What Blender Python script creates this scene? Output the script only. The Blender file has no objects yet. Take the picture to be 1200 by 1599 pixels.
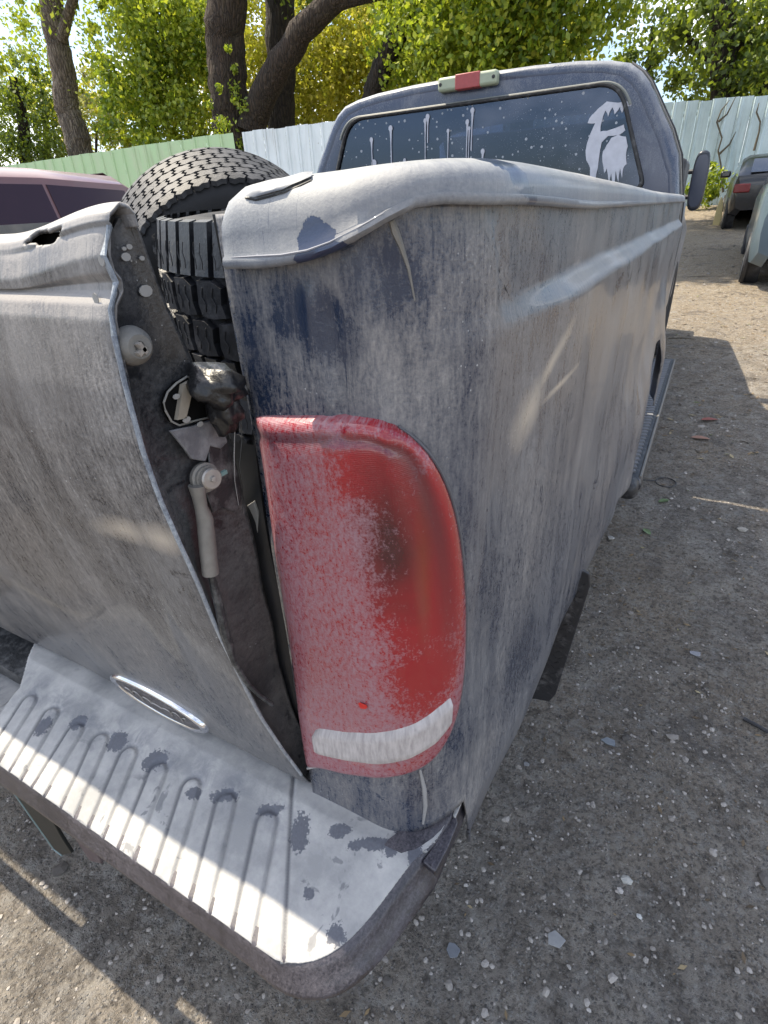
import bpy, bmesh, math, random
import numpy as np
from mathutils import Vector, Matrix
rnd = random.Random(7)
C = bpy.context.scene.collection
S = bpy.context.scene
# ------------------------------------------------------------------ camera, light, exposure
CAM = np.array([0.14375, -0.35570, 1.39866])
PX, YW, RL, F = 1.06850054, 0.519467849, -0.048036822, 842.393
def _rot(rx, rz, ry):
    cz, sz = math.cos(rz), math.sin(rz); cx, sx = math.cos(rx), math.sin(rx); cy, sy = math.cos(ry), math.sin(ry)
    return np.array([[cz,-sz,0],[sz,cz,0],[0,0,1]]) @ np.array([[1,0,0],[0,cx,-sx],[0,sx,cx]]) @ np.array([[cy,-sy,0],[sy,cy,0],[0,0,1]])
RM = _rot(PX, YW, RL)
cam = bpy.data.cameras.new('camera'); co = bpy.data.objects.new('camera', cam); C.objects.link(co)
mw = Matrix.Identity(4)
for i in range(3):
    for j in range(3): mw[i][j] = RM[i, j]
    mw[i][3] = CAM[i]
co.matrix_world = mw
cam.sensor_fit = 'HORIZONTAL'; cam.sensor_width = 36; cam.lens = F/1200*36; cam.clip_start = .02; cam.clip_end = 2000
S.camera = co
SUN_AZ, SUN_EL = math.radians(-3.5), math.radians(60)
tosun = Vector((-math.cos(SUN_AZ)*math.cos(SUN_EL), -math.sin(SUN_AZ)*math.cos(SUN_EL), math.sin(SUN_EL)))
sl = bpy.data.lights.new('sun', 'SUN'); sl.energy = 3.6; sl.angle = math.radians(.53); sl.color = (1, .89, .70)
so = bpy.data.objects.new('sun', sl); C.objects.link(so); so.rotation_euler = tosun.to_track_quat('Z', 'Y').to_euler()
W = bpy.data.worlds.new('World'); S.world = W; W.use_nodes = True
nt = W.node_tree; nt.nodes.clear()
def wn(t, **k):
    n = nt.nodes.new(t)
    for a, b in k.items(): setattr(n, a, b)
    return n
sky = wn('ShaderNodeTexSky', sky_type='NISHITA', sun_disc=False)
sky.sun_elevation = SUN_EL; sky.sun_rotation = math.atan2(tosun.x, tosun.y); sky.air_density = 1.0; sky.dust_density = 1.5
tc = wn('ShaderNodeTexCoord'); mp = wn('ShaderNodeMapping'); mp.inputs['Scale'].default_value = (1, 1, 2.2)
no = wn('ShaderNodeTexNoise'); no.inputs['Scale'].default_value = 3.2; no.inputs['Detail'].default_value = 7; no.inputs['Roughness'].default_value = .55
cr = wn('ShaderNodeValToRGB'); cr.color_ramp.elements[0].position = .47; cr.color_ramp.elements[1].position = .64
mx = wn('ShaderNodeMix', data_type='RGBA'); mx.inputs[7].default_value = (10.5, 10.6, 10.8, 1)
bg = wn('ShaderNodeBackground'); bg.inputs['Strength'].default_value = .105; ow = wn('ShaderNodeOutputWorld')
L = nt.links.new
L(tc.outputs['Generated'], mp.inputs[0]); L(mp.outputs[0], no.inputs['Vector']); L(no.outputs['Fac'], cr.inputs[0])
L(cr.outputs[0], mx.inputs[0]); L(sky.outputs[0], mx.inputs[6]); L(mx.outputs[2], bg.inputs[0]); L(bg.outputs[0], ow.inputs[0])
S.view_settings.view_transform = 'Standard'; S.view_settings.look = 'None'; S.view_settings.exposure = 1.38; S.view_settings.gamma = 1
S.view_settings.use_curve_mapping = False
S.render.engine = 'CYCLES'
# ------------------------------------------------------------------ helpers
def ray(u, v):
    d = RM @ np.array([(u-600)/F, -(v-799.5)/F, -1.]); return d/np.linalg.norm(d)
def at(u, v, ax, c):
    d = ray(u, v); t = (c-CAM[ax])/d[ax]; return CAM+d*t
def sst(a, b, x):
    t = np.clip((x-a)/(b-a), 0, 1); return t*t*(3-2*t)
def origin(p):
    o = Vector((0, 0, 0))
    while p is not None: o += p.location; p = p.parent
    return o
def mesh(name, V, Fc, mat, parent=None, smooth=True, uv=None, sharp=None, mats=None, midx=None):
    V = np.asarray(V, dtype=float).reshape(-1, 3) - np.array(origin(parent))
    me = bpy.data.meshes.new(name)
    me.from_pydata(V.tolist(), [], [list(map(int, f)) for f in Fc])
    if uv is not None:
        ul = me.uv_layers.new(name='UVMap'); vi = np.empty(len(me.loops), dtype=np.int32); me.loops.foreach_get('vertex_index', vi)
        ul.data.foreach_set('uv', np.asarray(uv, dtype=np.float32)[vi].ravel())
    for m in (mats or [mat]): me.materials.append(m)
    if midx is not None: me.polygons.foreach_set('material_index', np.asarray(midx, dtype=np.int32))
    if smooth:
        me.polygons.foreach_set('use_smooth', [True]*len(me.polygons))
        if sharp: me.set_sharp_from_angle(angle=math.radians(sharp))
    me.update()
    o = bpy.data.objects.new(name, me); C.objects.link(o); o.parent = parent
    return o
def empty(name, loc, label, cat, group=None):
    o = bpy.data.objects.new(name, None); C.objects.link(o); o.location = loc; o.empty_display_size = .1
    o['label'] = label; o['category'] = cat
    if group: o['group'] = group
    return o
def tag(o, label, cat, group=None):
    o['label'] = label; o['category'] = cat
    if group: o['group'] = group
    return o
def struct(o): o['kind'] = 'structure'; return o
def setorigin(o, loc):
    d = Vector(loc)-o.location; o.data.transform(Matrix.Translation(-d)); o.location = loc; return o
def grid(nu, nv, fn, closeu=False):
    V = [fn(i, j) for i in range(nu) for j in range(nv)]
    Fc = []
    for i in range(nu if closeu else nu-1):
        for j in range(nv-1):
            a = i*nv+j; b = ((i+1) % nu)*nv+j; Fc.append((a, b, b+1, a+1))
    return V, Fc
class MB:
    def __init__(s): s.V = []; s.F = []
    def add(s, V, Fc):
        n = len(s.V); s.V += [tuple(map(float, v)) for v in V]; s.F += [tuple(i+n for i in f) for f in Fc]; return s
    def box(s, c, d, R=None, taper=1.):
        V = []
        for z in (-1, 1):
            k = taper if z > 0 else 1
            for x, y in ((-1,-1),(1,-1),(1,1),(-1,1)):
                p = Vector((x*d[0]/2*k, y*d[1]/2*k, z*d[2]/2))
                if R is not None: p = R @ p
                V.append(p+Vector(c))
        return s.add(V, [(3,2,1,0),(4,5,6,7),(0,1,5,4),(1,2,6,5),(2,3,7,6),(3,0,4,7)])
    def tube(s, pts, r, n=8, cap=True):
        pts = [Vector(p) for p in pts]; rs = r if hasattr(r, '__len__') else [r]*len(pts)
        V = []; up = Vector((0.13, 0.27, .95)).normalized()
        for i, p in enumerate(pts):
            d = (pts[min(i+1, len(pts)-1)]-pts[max(i-1, 0)]).normalized()
            a = d.cross(up)
            if a.length < 1e-3: a = d.cross(Vector((1, 0, 0)))
            a.normalize(); b = d.cross(a)
            for k in range(n):
                t = 2*math.pi*k/n; V.append(p+(a*math.cos(t)+b*math.sin(t))*rs[i])
        Fc = [(i*n+k, i*n+(k+1) % n, (i+1)*n+(k+1) % n, (i+1)*n+k) for i in range(len(pts)-1) for k in range(n)]
        if cap: Fc += [tuple(range(n))[::-1], tuple((len(pts)-1)*n+k for k in range(n))]
        return s.add(V, Fc)
    def lathe(s, prof, c, axis, n=32):
        ax = Vector(axis).normalized(); a = ax.cross(Vector((0, 0, 1)))
        if a.length < .01: a = Vector((1, 0, 0))
        a.normalize(); b = ax.cross(a); V = []
        for h, r in prof:
            for k in range(n):
                t = 2*math.pi*k/n; V.append(Vector(c)+ax*h+(a*math.cos(t)+b*math.sin(t))*r)
        m = len(prof)
        return s.add(V, [(i*n+k, i*n+(k+1) % n, (i+1)*n+(k+1) % n, (i+1)*n+k) for i in range(m-1) for k in range(n)] + [tuple(range(n))[::-1], tuple((m-1)*n+k for k in range(n))])
    def prism(s, poly, off):
        n = len(poly); off = Vector(off)
        V = [Vector(p) for p in poly]+[Vector(p)+off for p in poly]
        return s.add(V, [tuple(range(n))[::-1], tuple(range(n, 2*n))]+[(i, (i+1) % n, (i+1) % n+n, i+n) for i in range(n)])
    def build(s, name, mat, parent=None, smooth=True, sharp=35, bevel=0, seg=2):
        o = mesh(name, s.V, s.F, mat, parent, smooth, sharp=sharp)
        bm = bmesh.new(); bm.from_mesh(o.data); bmesh.ops.recalc_face_normals(bm, faces=bm.faces); bm.to_mesh(o.data); bm.free()
        if bevel:
            m = o.modifiers.new('bevel', 'BEVEL'); m.width = bevel; m.segments = seg; m.limit_method = 'ANGLE'; m.angle_limit = math.radians(32)
        return o
# ------------------------------------------------------------------ materials
class N:
    def __init__(s, name):
        s.m = bpy.data.materials.new(name); s.m.use_nodes = True; s.t = s.m.node_tree; s.t.nodes.clear()
        s.out = s.t.nodes.new('ShaderNodeOutputMaterial'); s.b = s.t.nodes.new('ShaderNodeBsdfPrincipled'); s.t.links.new(s.b.outputs[0], s.out.inputs[0])
        s.tc = s.t.nodes.new('ShaderNodeTexCoord')
    def set(s, i, v):
        if hasattr(v, 'is_output') or hasattr(v, 'links'): s.t.links.new(v, s.b.inputs[i])
        else: s.b.inputs[i].default_value = (*v, 1) if hasattr(v, '__len__') and len(v) == 3 else v
        return s
    def noise(s, scale, detail=4, rough=.55, vec=None, mscale=None, dist=0., out='Fac', coord='Object'):
        n = s.t.nodes.new('ShaderNodeTexNoise'); n.inputs['Scale'].default_value = scale; n.inputs['Detail'].default_value = detail
        n.inputs['Roughness'].default_value = rough; n.inputs['Distortion'].default_value = dist
        v = vec or s.tc.outputs[coord]
        if mscale:
            m = s.t.nodes.new('ShaderNodeMapping'); m.inputs['Scale'].default_value = mscale; s.t.links.new(v, m.inputs[0]); v = m.outputs[0]
        s.t.links.new(v, n.inputs['Vector']); return n.outputs[out]
    def voro(s, scale, feature='F1', out='Distance', vec=None, mscale=None, coord='Object', rand=1.):
        n = s.t.nodes.new('ShaderNodeTexVoronoi'); n.inputs['Scale'].default_value = scale; n.feature = feature; n.inputs['Randomness'].default_value = rand
        v = vec or s.tc.outputs[coord]
        if mscale:
            m = s.t.nodes.new('ShaderNodeMapping'); m.inputs['Scale'].default_value = mscale; s.t.links.new(v, m.inputs[0]); v = m.outputs[0]
        s.t.links.new(v, n.inputs['Vector']); return n.outputs[out]
    def ramp(s, fac, stops, interp='LINEAR'):
        r = s.t.nodes.new('ShaderNodeValToRGB'); r.color_ramp.interpolation = interp; e = r.color_ramp.elements
        while len(e) < len(stops): e.new(.5)
        for k, (p, c) in enumerate(stops):
            e[k].position = p; e[k].color = (c, c, c, 1) if not hasattr(c, '__len__') else (*c, 1)
        s.t.links.new(fac, r.inputs[0]); return r.outputs[0]
    def math(s, op, a, b=0., c=None, clamp=False):
        n = s.t.nodes.new('ShaderNodeMath'); n.operation = op; n.use_clamp = clamp
        for i, x in enumerate((a, b, c)):
            if x is None: continue
            if hasattr(x, 'links'): s.t.links.new(x, n.inputs[i])
            else: n.inputs[i].default_value = x
        return n.outputs[0]
    def mix(s, f, a, b, blend='MIX'):
        n = s.t.nodes.new('ShaderNodeMix'); n.data_type = 'RGBA'; n.blend_type = blend
        for i, x in ((0, f), (6, a), (7, b)):
            if hasattr(x, 'links'): s.t.links.new(x, n.inputs[i])
            else: n.inputs[i].default_value = (*x, 1) if hasattr(x, '__len__') and len(x) == 3 else x
        return n.outputs[2]
    def bump(s, h, strength=.3, dist=.002, nrm=None):
        n = s.t.nodes.new('ShaderNodeBump'); n.inputs['Strength'].default_value = strength; n.inputs['Distance'].default_value = dist
        s.t.links.new(h, n.inputs['Height'])
        if nrm is not None: s.t.links.new(nrm, n.inputs['Normal'])
        s.t.links.new(n.outputs[0], s.b.inputs['Normal']); return n.outputs[0]
    def sep(s, vec):
        n = s.t.nodes.new('ShaderNodeSeparateXYZ'); s.t.links.new(vec, n.inputs[0]); return n.outputs
    def up(s):
        g = s.t.nodes.new('ShaderNodeNewGeometry'); return s.sep(g.outputs['Normal'])[2]
    def blob(s, vec, cx, cy, rx, ry, soft=.5, ang=0., warp=None):
        # soft ellipse mask in uv space
        m = s.t.nodes.new('ShaderNodeMapping'); m.vector_type = 'TEXTURE'; m.inputs['Location'].default_value = (cx, cy, 0); m.inputs['Rotation'].default_value = (0, 0, ang)
        m.inputs['Scale'].default_value = (rx, ry, 1); s.t.links.new(vec, m.inputs[0])
        x = s.sep(m.outputs[0]); d = s.math('SQRT', s.math('ADD', s.math('MULTIPLY', x[0], x[0]), s.math('MULTIPLY', x[1], x[1])))
        if warp is not None: d = s.math('ADD', d, warp)
        return s.ramp(d, [(max(0, 1-soft), 1.), (1., 0.)]) if soft <= 1 else s.ramp(d, [(0, 1.), (1., 0.)])
def paint(name, base=(.035, .042, .06), dust=(.36, .355, .36), amount=.5, coord='UV', upd=.5, extra=None, streak=1., rough=.3, spots=True, post=None, grain=1.):
    n = N(name); vec = n.tc.outputs[coord]
    def c(f, k): return n.math('MULTIPLY', n.math('SUBTRACT', f, .5), k)
    st = n.noise(1, 5, .65, vec=vec, mscale=(110, 17, 30))        # run-off streaks
    st2 = n.noise(1, 4, .6, vec=vec, mscale=(26, 3.2, 8), dist=.4)
    sp = n.noise(300, 3, .75, vec=vec); pt = n.noise(4.5, 5, .62, vec=vec, dist=.8); tk = n.noise(1, 3, .7, vec=vec, mscale=(300, 75, 160))
    gate = n.ramp(n.noise(3.2, 3, .5, vec=vec), [(.38, .35), (.62, 1.)])      # grain is stronger in some areas
    g = n.math('ADD', c(sp, 1.5*grain), c(tk, 1.9*streak*grain)); g = n.math('MULTIPLY', g, gate)
    d = n.math('ADD', n.math('ADD', c(st, .9*streak), c(st2, .95*streak)), n.math('ADD', c(pt, 1.15), g)); d = n.math('ADD', d, amount)
    d = n.math('ADD', d, n.math('MULTIPLY', n.math('MAXIMUM', n.up(), 0.), upd), clamp=True)
    if extra: d = extra(n, d, vec)
    # scuffs: fine near-vertical scratches cut through the dust
    sc = n.ramp(n.noise(1, 2, .5, vec=vec, mscale=(420, 9, 40), dist=.3), [(.69, 0.), (.73, 1.)]); d = n.math('SUBTRACT', d, n.math('MULTIPLY', sc, .30), clamp=True)
    pl = n.ramp(n.noise(7.5, 9, .68, vec=vec, dist=.5), [(.635, 0.), (.645, 1.)]); d = n.math('SUBTRACT', d, n.math('MULTIPLY', pl, .38), clamp=True)
    d = n.math('MULTIPLY', d, .95, clamp=True)
    warm = n.noise(2.1, 3, .5, vec=vec)
    dc = n.mix(n.ramp(warm, [(.4, 0.), (.62, 1.)]), dust, (dust[0]*1.04, dust[1]*.97, dust[2]*.90))
    col = n.mix(d, base, dc)
    if spots:
        vs = n.voro(190, vec=vec); cs = n.sep(n.voro(190, out='Color', vec=vec))[0]
        f = n.math('MULTIPLY', n.math('LESS_THAN', vs, n.math('MULTIPLY', cs, .17)), n.ramp(n.noise(11, 3, vec=vec), [(.54, 0.), (.66, 1.)]))
        col = n.mix(n.math('MULTIPLY', f, .6), col, (.55, .56, .58))
    if post: col = post(n, col, vec)
    n.set('Base Color', col); n.set('Roughness', n.math('MULTIPLY_ADD', d, .34, rough)); n.set('IOR', 1.5)
    n.set('Coat Weight', n.math('MULTIPLY_ADD', d, -.3, .34)); n.set('Coat Roughness', .10); n.set('Specular IOR Level', n.math('MULTIPLY_ADD', d, -.2, .5))
    n.bump(n.math('ADD', n.math('MULTIPLY', g, .8), n.math('MULTIPLY', d, .5)), .45, .0012)
    return n.m
def plain(name, col, rough=.6, metal=0., var=.25, scale=30, bump=.15, bscale=120, coat=0., dust=None, dustamt=.4):
    n = N(name); f = n.noise(scale, 5, .6)
    c = n.mix(f, tuple(x*(1-var) for x in col), tuple(min(1, x*(1+var)) for x in col))
    if dust: c = n.mix(n.ramp(n.noise(scale*.4, 5, .65), [(.5-dustamt*.3, 0.), (.5+dustamt*.5, 1.)]), dust, c) if dustamt < 0 else n.mix(n.ramp(n.noise(scale*.6, 5, .7), [(.62-dustamt*.3, 0.), (.72, dustamt)]), c, dust)
    n.set('Base Color', c); n.set('Roughness', rough); n.set('Metallic', metal)
    if coat: n.set('Coat Weight', coat); n.set('Coat Roughness', .1)
    if bump: n.bump(n.noise(bscale, 3), bump, .002)
    return n.m
M = {}
M['dark'] = plain('dark_void_metal', (.02, .02, .022), .6, 0, .4, 40, .3)
M['black_plastic'] = plain('black_plastic', (.022, .022, .025), .5, 0, .3, 60, .3, dust=(.3, .29, .3), dustamt=.35)
M['jamb'] = plain('jamb_paint', (.018, .02, .022), .5, 0, .4, 30, .2, 200, dust=(.05, .05, .052), dustamt=.3)
M['steel'] = plain('dull_steel', (.36, .34, .32), .5, .7, .3, 60, .3, dust=(.42, .38, .33), dustamt=.5)
M['zinc'] = plain('dusty_zinc', (.20, .19, .175), .55, .3, .3, 80, .3)
M['chrome'] = plain('worn_chrome', (.7, .7, .72), .18, 1., .1, 60, .05)
M['rubber'] = plain('tyre_rubber', (.022, .023, .027), .62, 0, .45, 26, .5, 160, dust=(.11, .11, .12), dustamt=.45)
M['rubber2'] = plain('tyre_rubber_clean', (.012, .013, .016), .42, 0, .4, 26, .4, 160, dust=(.10, .10, .11), dustamt=.4)
M['carcass'] = plain('tyre_carcass', (.010, .010, .012), .75, 0, .3, 30, .3)
M['whitepaint'] = plain('white_paint', (.46, .47, .53), .6, 0, .3, 26, .3)
M['gasket'] = plain('window_gasket', (.02, .02, .022), .55, 0, .3, 60, .2, dust=(.3, .3, .3), dustamt=.3)
# ------------------------------------------------------------------ terrain
def T(x, y):
    y = np.asarray(y, dtype=float)
    z = .06*np.clip(y-1.5, 0, 13.5)+.12*np.clip(y-15, 0, 4)
    return z
def rough(x, y):
    return .012*np.sin(x*2.1+y*1.3)*np.cos(y*2.7-x*.8)+.006*np.sin(x*7+y*3)*np.sin(y*8-x*5)+.0025*np.sin(x*31+y*17)*np.sin(y*37-x*11)
def ground():
    def axis(lo, hi, fine0, fine1, step, grow=1.22):
        a = list(np.arange(fine0, fine1, step)); s = step; x = fine0; left = []
        while x > lo: s *= grow; x -= s; left.append(x)
        s = step; x = a[-1]; right = []
        while x < hi: s *= grow; x += s; right.append(x)
        return left[::-1]+a+right
    xs = axis(-300, 300, -1.6, 2.0, .035); ys = axis(-300, 300, -.6, 5., .035, 1.06)
    X, Y = np.meshgrid(xs, ys, indexing='ij'); Z = T(X, Y)+rough(X, Y)*np.clip(1-(np.hypot(X, Y)-20)/60, 0, 1)
    V = np.stack([X, Y, Z], -1).reshape(-1, 3); nx, ny = len(xs), len(ys)
    Fc = [(i*ny+j, (i+1)*ny+j, (i+1)*ny+j+1, i*ny+j+1) for i in range(nx-1) for j in range(ny-1)]
    n = N('packed_dirt')
    big = n.noise(.9, 6, .62); mid = n.noise(7, 6, .65); fine = n.noise(70, 5, .7); grit = n.noise(420, 3, .7)
    col = n.mix(n.ramp(mid, [(.34, 0.), (.68, 1.)]), (.20, .172, .145), (.54, .49, .43))
    col = n.mix(n.ramp(big, [(.42, 0.), (.6, .75)]), col, (.40, .32, .235))
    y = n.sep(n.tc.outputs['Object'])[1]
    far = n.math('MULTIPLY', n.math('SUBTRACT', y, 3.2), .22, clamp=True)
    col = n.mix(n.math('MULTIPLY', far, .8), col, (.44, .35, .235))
    col = n.mix(n.ramp(fine, [(.34, .85), (.52, 0.)]), col, (.075, .062, .05)); col = n.mix(n.ramp(n.noise(26, 5, .7), [(.5, 0.), (.66, .6)]), col, (.52, .49, .45)); col = n.mix(n.ramp(n.noise(15, 4, .7), [(.54, 0.), (.68, .7)]), col, (.10, .08, .06)); col = n.mix(n.ramp(n.noise(55, 4, .75), [(.58, 0.), (.66, .7)]), col, (.085, .078, .07)); col = n.mix(n.ramp(n.noise(48, 3, .7, mscale=(1, 1, 1.2)), [(.60, 0.), (.68, .7)]), col, (.54, .50, .455))
    stain = n.ramp(n.noise(3.1, 5, .6, dist=1.), [(.58, 0.), (.68, .55)]); col = n.mix(stain, col, (.09, .08, .075))
    pale = n.ramp(n.noise(5.3, 6, .65, vec=None, mscale=(1.3, 1, 1)), [(.60, 0.), (.72, .45)]); col = n.mix(pale, col, (.42, .42, .42))
    vor = n.voro(120, out='Color'); vs = n.sep(vor)[0]; vd = n.voro(120)
    peb = n.math('MULTIPLY', n.ramp(vs, [(.45, 0.), (.50, 1.)]), n.ramp(vd, [(.28, 1.), (.4, 0.)]))
    col = n.mix(n.math('MULTIPLY', peb, .7), col, n.mix(n.sep(vor)[1], (.10, .09, .085), (.50, .475, .44)))
    n.set('Base Color', col); n.set('Roughness', .92)
    h = n.math('ADD', n.math('MULTIPLY', fine, 1.4), n.math('ADD', n.math('MULTIPLY', grit, .5), n.math('MULTIPLY', peb, .7)))
    h = n.math('ADD', h, n.math('MULTIPLY', mid, 2.2))
    n.bump(h, 1., .03)
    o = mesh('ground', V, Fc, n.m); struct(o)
ground()
def rock(r, sx, sy, sz, rr):
    bm = bmesh.new(); bmesh.ops.create_icosphere(bm, subdivisions=1, radius=r)
    V = [Vector((v.co.x*sx, v.co.y*sy, v.co.z*sz))*(1+rr.uniform(-.25, .25)) for v in bm.verts]; Fc = [[v.index for v in f.verts] for f in bm.faces]; bm.free(); return V, Fc
def scatter_gravel():
    n = N('gravel_stone'); g = n.t.nodes.new('ShaderNodeNewGeometry')
    n.set('Base Color', n.ramp(g.outputs['Random Per Island'], [(0, (.07, .062, .056)), (.35, (.20, .18, .16)), (.75, (.34, .31, .28)), (.97, (.37, .34, .31)), (1, (.46, .43, .40))])); n.set('Roughness', .85)
    VV = []; FF = []; rocks = [rock(1, 1, 1, .55, rnd) for _ in range(8)]
    k = 0
    for i in range(26000):
        if i < 21000: x = rnd.uniform(-1.3, 1.6); y = rnd.uniform(-.45, 3.8)
        else: x = rnd.uniform(-.6, 2.6); y = rnd.uniform(3.0, 14)
        c = math.sin(x*3.1+1)*math.sin(y*2.3)+math.sin(x*7.7+y*5.1)*.6
        if c < rnd.uniform(-1.6, .6): continue
        r = min(.018, .0016*math.exp(rnd.gauss(.45, .55)))*(1 if i < 21000 else 1.8)
        V, Fc = rocks[i % 8]; a = rnd.uniform(0, 6.28); ca, sa = math.cos(a)*r, math.sin(a)*r; z = float(T(x, y)+rough(x, y))
        k = len(VV)
        VV += [(x+p.x*ca*1.3-p.y*sa, y+p.x*sa*1.3+p.y*ca, z+p.z*r+r*.15) for p in V]; FF += [tuple(q+k for q in f) for f in Fc]
    o = mesh('gravel', VV, FF, n.m, smooth=False); o['kind'] = 'stuff'
scatter_gravel()
# ------------------------------------------------------------------ truck body surface
BX0 = -.197; BL = 2.575; CR = .095        # left edge of the corner panel, bed length, corner radius
S0 = BX0; LA = (-CR)-BX0; LC = CR*math.pi/2*1.02; SC = LA+LC
def plan(s, d=0.):
    # rounded corner in plan; d = inset. returns point and outward normal
    r = max(CR-d, .0); 
    if s <= LA:
        t = s/LA; x1 = -d-r; x = BX0+(min(x1, -CR if d <= CR else x1)-BX0)*t if True else 0
        x = BX0+((-d-r)-BX0)*t
        return np.array([x, d]), np.array([0., -1.])
    if s <= SC:
        a = (s-LA)/LC*math.pi/2; c = np.array([-d-r, d+r]); nn = np.array([math.sin(a), -math.cos(a)])
        return c+nn*r, nn
    t = (s-SC)/(BL-CR); return np.array([-d, d+r+(BL-d-r)*t]), np.array([1., 0.])
SMAX = SC+BL-CR
def s_of_y(y): return SC+(y-CR)
AY, AZ = 1.93, .52
FL0, FL1 = .135, .10
def bulge(s, z):
    y = s-SC+CR
    b = 0.
    if s > LA:
        k = sst(LA+.02, SC+.35, s)
        b += .020*k*sst(1.335, 1.306, z)
        if y > .1:
            r = math.hypot(y-AY, (z-AZ)*1.0)
            b += .025*sst(.35, 1.25, y)*sst(1.02, .78, z)*sst(2.55, 2.3, y)+.020*sst(.66, .50, r)*sst(.9, 1.3, y)-.008*sst(.455, .42, r)
            b -= .008*sst(.66, .58, z)*sst(.7, .9, r)
    if z < 1.40 and s < SC+.12:
        f = s-(FL0+FL1*(1.37-z)); k = sst(1.395, 1.36, z)*sst(.95, 1.1, z)
        b += (-.0050*math.exp(-((f-.010)/.010)**2)+.0030*math.exp(-((f+.006)/.006)**2))*k
    # dents
    b += .0050*math.exp(-((s-.082-.10*(1.36-z))/.0045)**2)*sst(1.365, 1.34, z)*sst(1.24, 1.27, z)
    b -= .0065*math.exp(-((s-.093-.10*(1.36-z))/.007)**2)*sst(1.365, 1.33, z)*sst(1.23, 1.26, z)
    b -= .0035*math.exp(-((y-.085-.9*(1.40-z)*.5)/.006)**2)*sst(1.31, 1.33, z) if s > SC-.05 else 0
    b += .0018*math.sin(s*23+z*9)*math.sin(z*17+s*5)+.0022*math.sin(s*9-z*7+1)*sst(SC, SC+.3, s)
    return b
def zbot(s):
    y = s-SC+CR
    z = .652+.055*sst(0, SC*.9, s)
    if s > SC*.5: z += (.575-z)*sst(SC-.02, SC+.004, s)
    if s > SC+.01: z += .0
    return z
def Bp(s, z, off=0.):
    p, nn = plan(s); b = bulge(s, z)+off
    q = p+nn*b; return np.array([q[0], q[1], z])
_sl = np.concatenate([np.linspace(0, LA, 12), np.linspace(LA, SC, 24)[1:], SC+np.linspace(0, BL-CR, 220)[1:]])
def hit(u, v, off=0.):
    """where the ray through pixel u,v meets the bed side surface (s, z)"""
    d = ray(u, v); best = None
    z = 1.1
    for it in range(6):
        P = np.array([Bp(s, z, off)[:2] for s in _sl]); A = P[:-1]; Bq = P[1:]; e = Bq-A; o = CAM[:2]; dd = d[:2]
        den = dd[0]*e[:, 1]-dd[1]*e[:, 0]; den[abs(den) < 1e-12] = 1e-12
        w = A-o; t = (w[:, 0]*e[:, 1]-w[:, 1]*e[:, 0])/den; k = (w[:, 0]*dd[1]-w[:, 1]*dd[0])/den
        ok = (t > 0) & (k >= -1e-6) & (k <= 1+1e-6)
        if not ok.any(): return best
        i = np.where(ok)[0][np.argmin(t[ok])]; s = _sl[i]+(_sl[i+1]-_sl[i])*k[i]; z = float(CAM[2]+d[2]*t[i]); best = (float(s), z)
    return best
TRK = empty('pickup_truck', (-1.0, 2.3, 0), 'dusty dark blue pickup truck filling the foreground, seen from its rear corner', 'pickup truck')
PB = lambda k: k
def body_cap_shade(n, d, vec):
    # shade under the rail cap, painted by thinning the dust in two soft patches
    w = n.math('MULTIPLY', n.math('SUBTRACT', n.noise(30, 4, .6, vec=vec), .5), .9)
    u = lambda a, b, rx, ry, so=.5, ang=0.: n.blob(vec, a, b, rx, ry, so, ang, w)
    clean = n.math('MAXIMUM', u(.085, 1.33, .055, .035, .5, -.4), u(LA+.04, 1.36, .05, .05, .6))  # mask of the shade painted below the cap
    clean = n.math('MULTIPLY', clean, .45)
    d2 = n.math('SUBTRACT', d, clean, clamp=True)
    return d2
def painted_reflection(n, col, vec, blobs, c=(.47, .41, .34), k=.85):  # warm reflections in the panels, painted into the colour as beige blobs
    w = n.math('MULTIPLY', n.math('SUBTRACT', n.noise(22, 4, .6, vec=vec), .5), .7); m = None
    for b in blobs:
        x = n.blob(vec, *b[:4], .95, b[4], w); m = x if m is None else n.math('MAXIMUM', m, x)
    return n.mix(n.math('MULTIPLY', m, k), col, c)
M['body'] = paint('dusty_body_paint', (.014, .025, .054), (.29, .29, .295), .36, rough=.24, extra=body_cap_shade, post=lambda n, col, vec: painted_reflection(n, col, vec, [(LA+LC+.10, 1.21, .07, .035, .25), (LA+LC+.18, 1.25, .09, .014, .45), (LA+LC+.22, 1.21, .11, .006, .05)]))
def bedside():
    ss = list(np.linspace(0, LA, 12))+list(np.linspace(LA, SC, 16)[1:])+list(SC+np.linspace(0, .6, 60)[1:])+list(SC+np.linspace(.6, BL-CR, 110)[1:])
    tz = np.concatenate([np.linspace(0, .78, 62), np.linspace(.78, 1, 50)[1:]]); V = []; U = []; keep = []
    for s in ss:
        zb = zbot(s)
        for t in tz:
            z = zb+(1.405-zb)*t; y = s-SC+CR
            if s > SC+.2:
                r = math.hypot(y-AY, z-AZ)
                if .395 < r < .44: k = .425/r; z = AZ+(z-AZ)*k; yy = AY+(y-AY)*k; s2 = yy+SC-CR
                else: s2 = s
            else: s2, r = s, 9
            V.append(Bp(s2, z)); U.append((s2, z)); keep.append(r > .395)
    nz = len(tz); Fc = []
    for i in range(len(ss)-1):
        for j in range(nz-1):
            q = (i*nz+j, (i+1)*nz+j, (i+1)*nz+j+1, i*nz+j+1)
            if all(keep[k] for k in q): Fc.append(q)
    o = mesh('bed_side', V, Fc, M['body'], TRK, uv=U)
    m = o.modifiers.new('sheet', 'SOLIDIFY'); m.thickness = .003; m.offset = -1
    return o
BS = bedside(); BS['label'] = 'dusty right bed side with dents'
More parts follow.
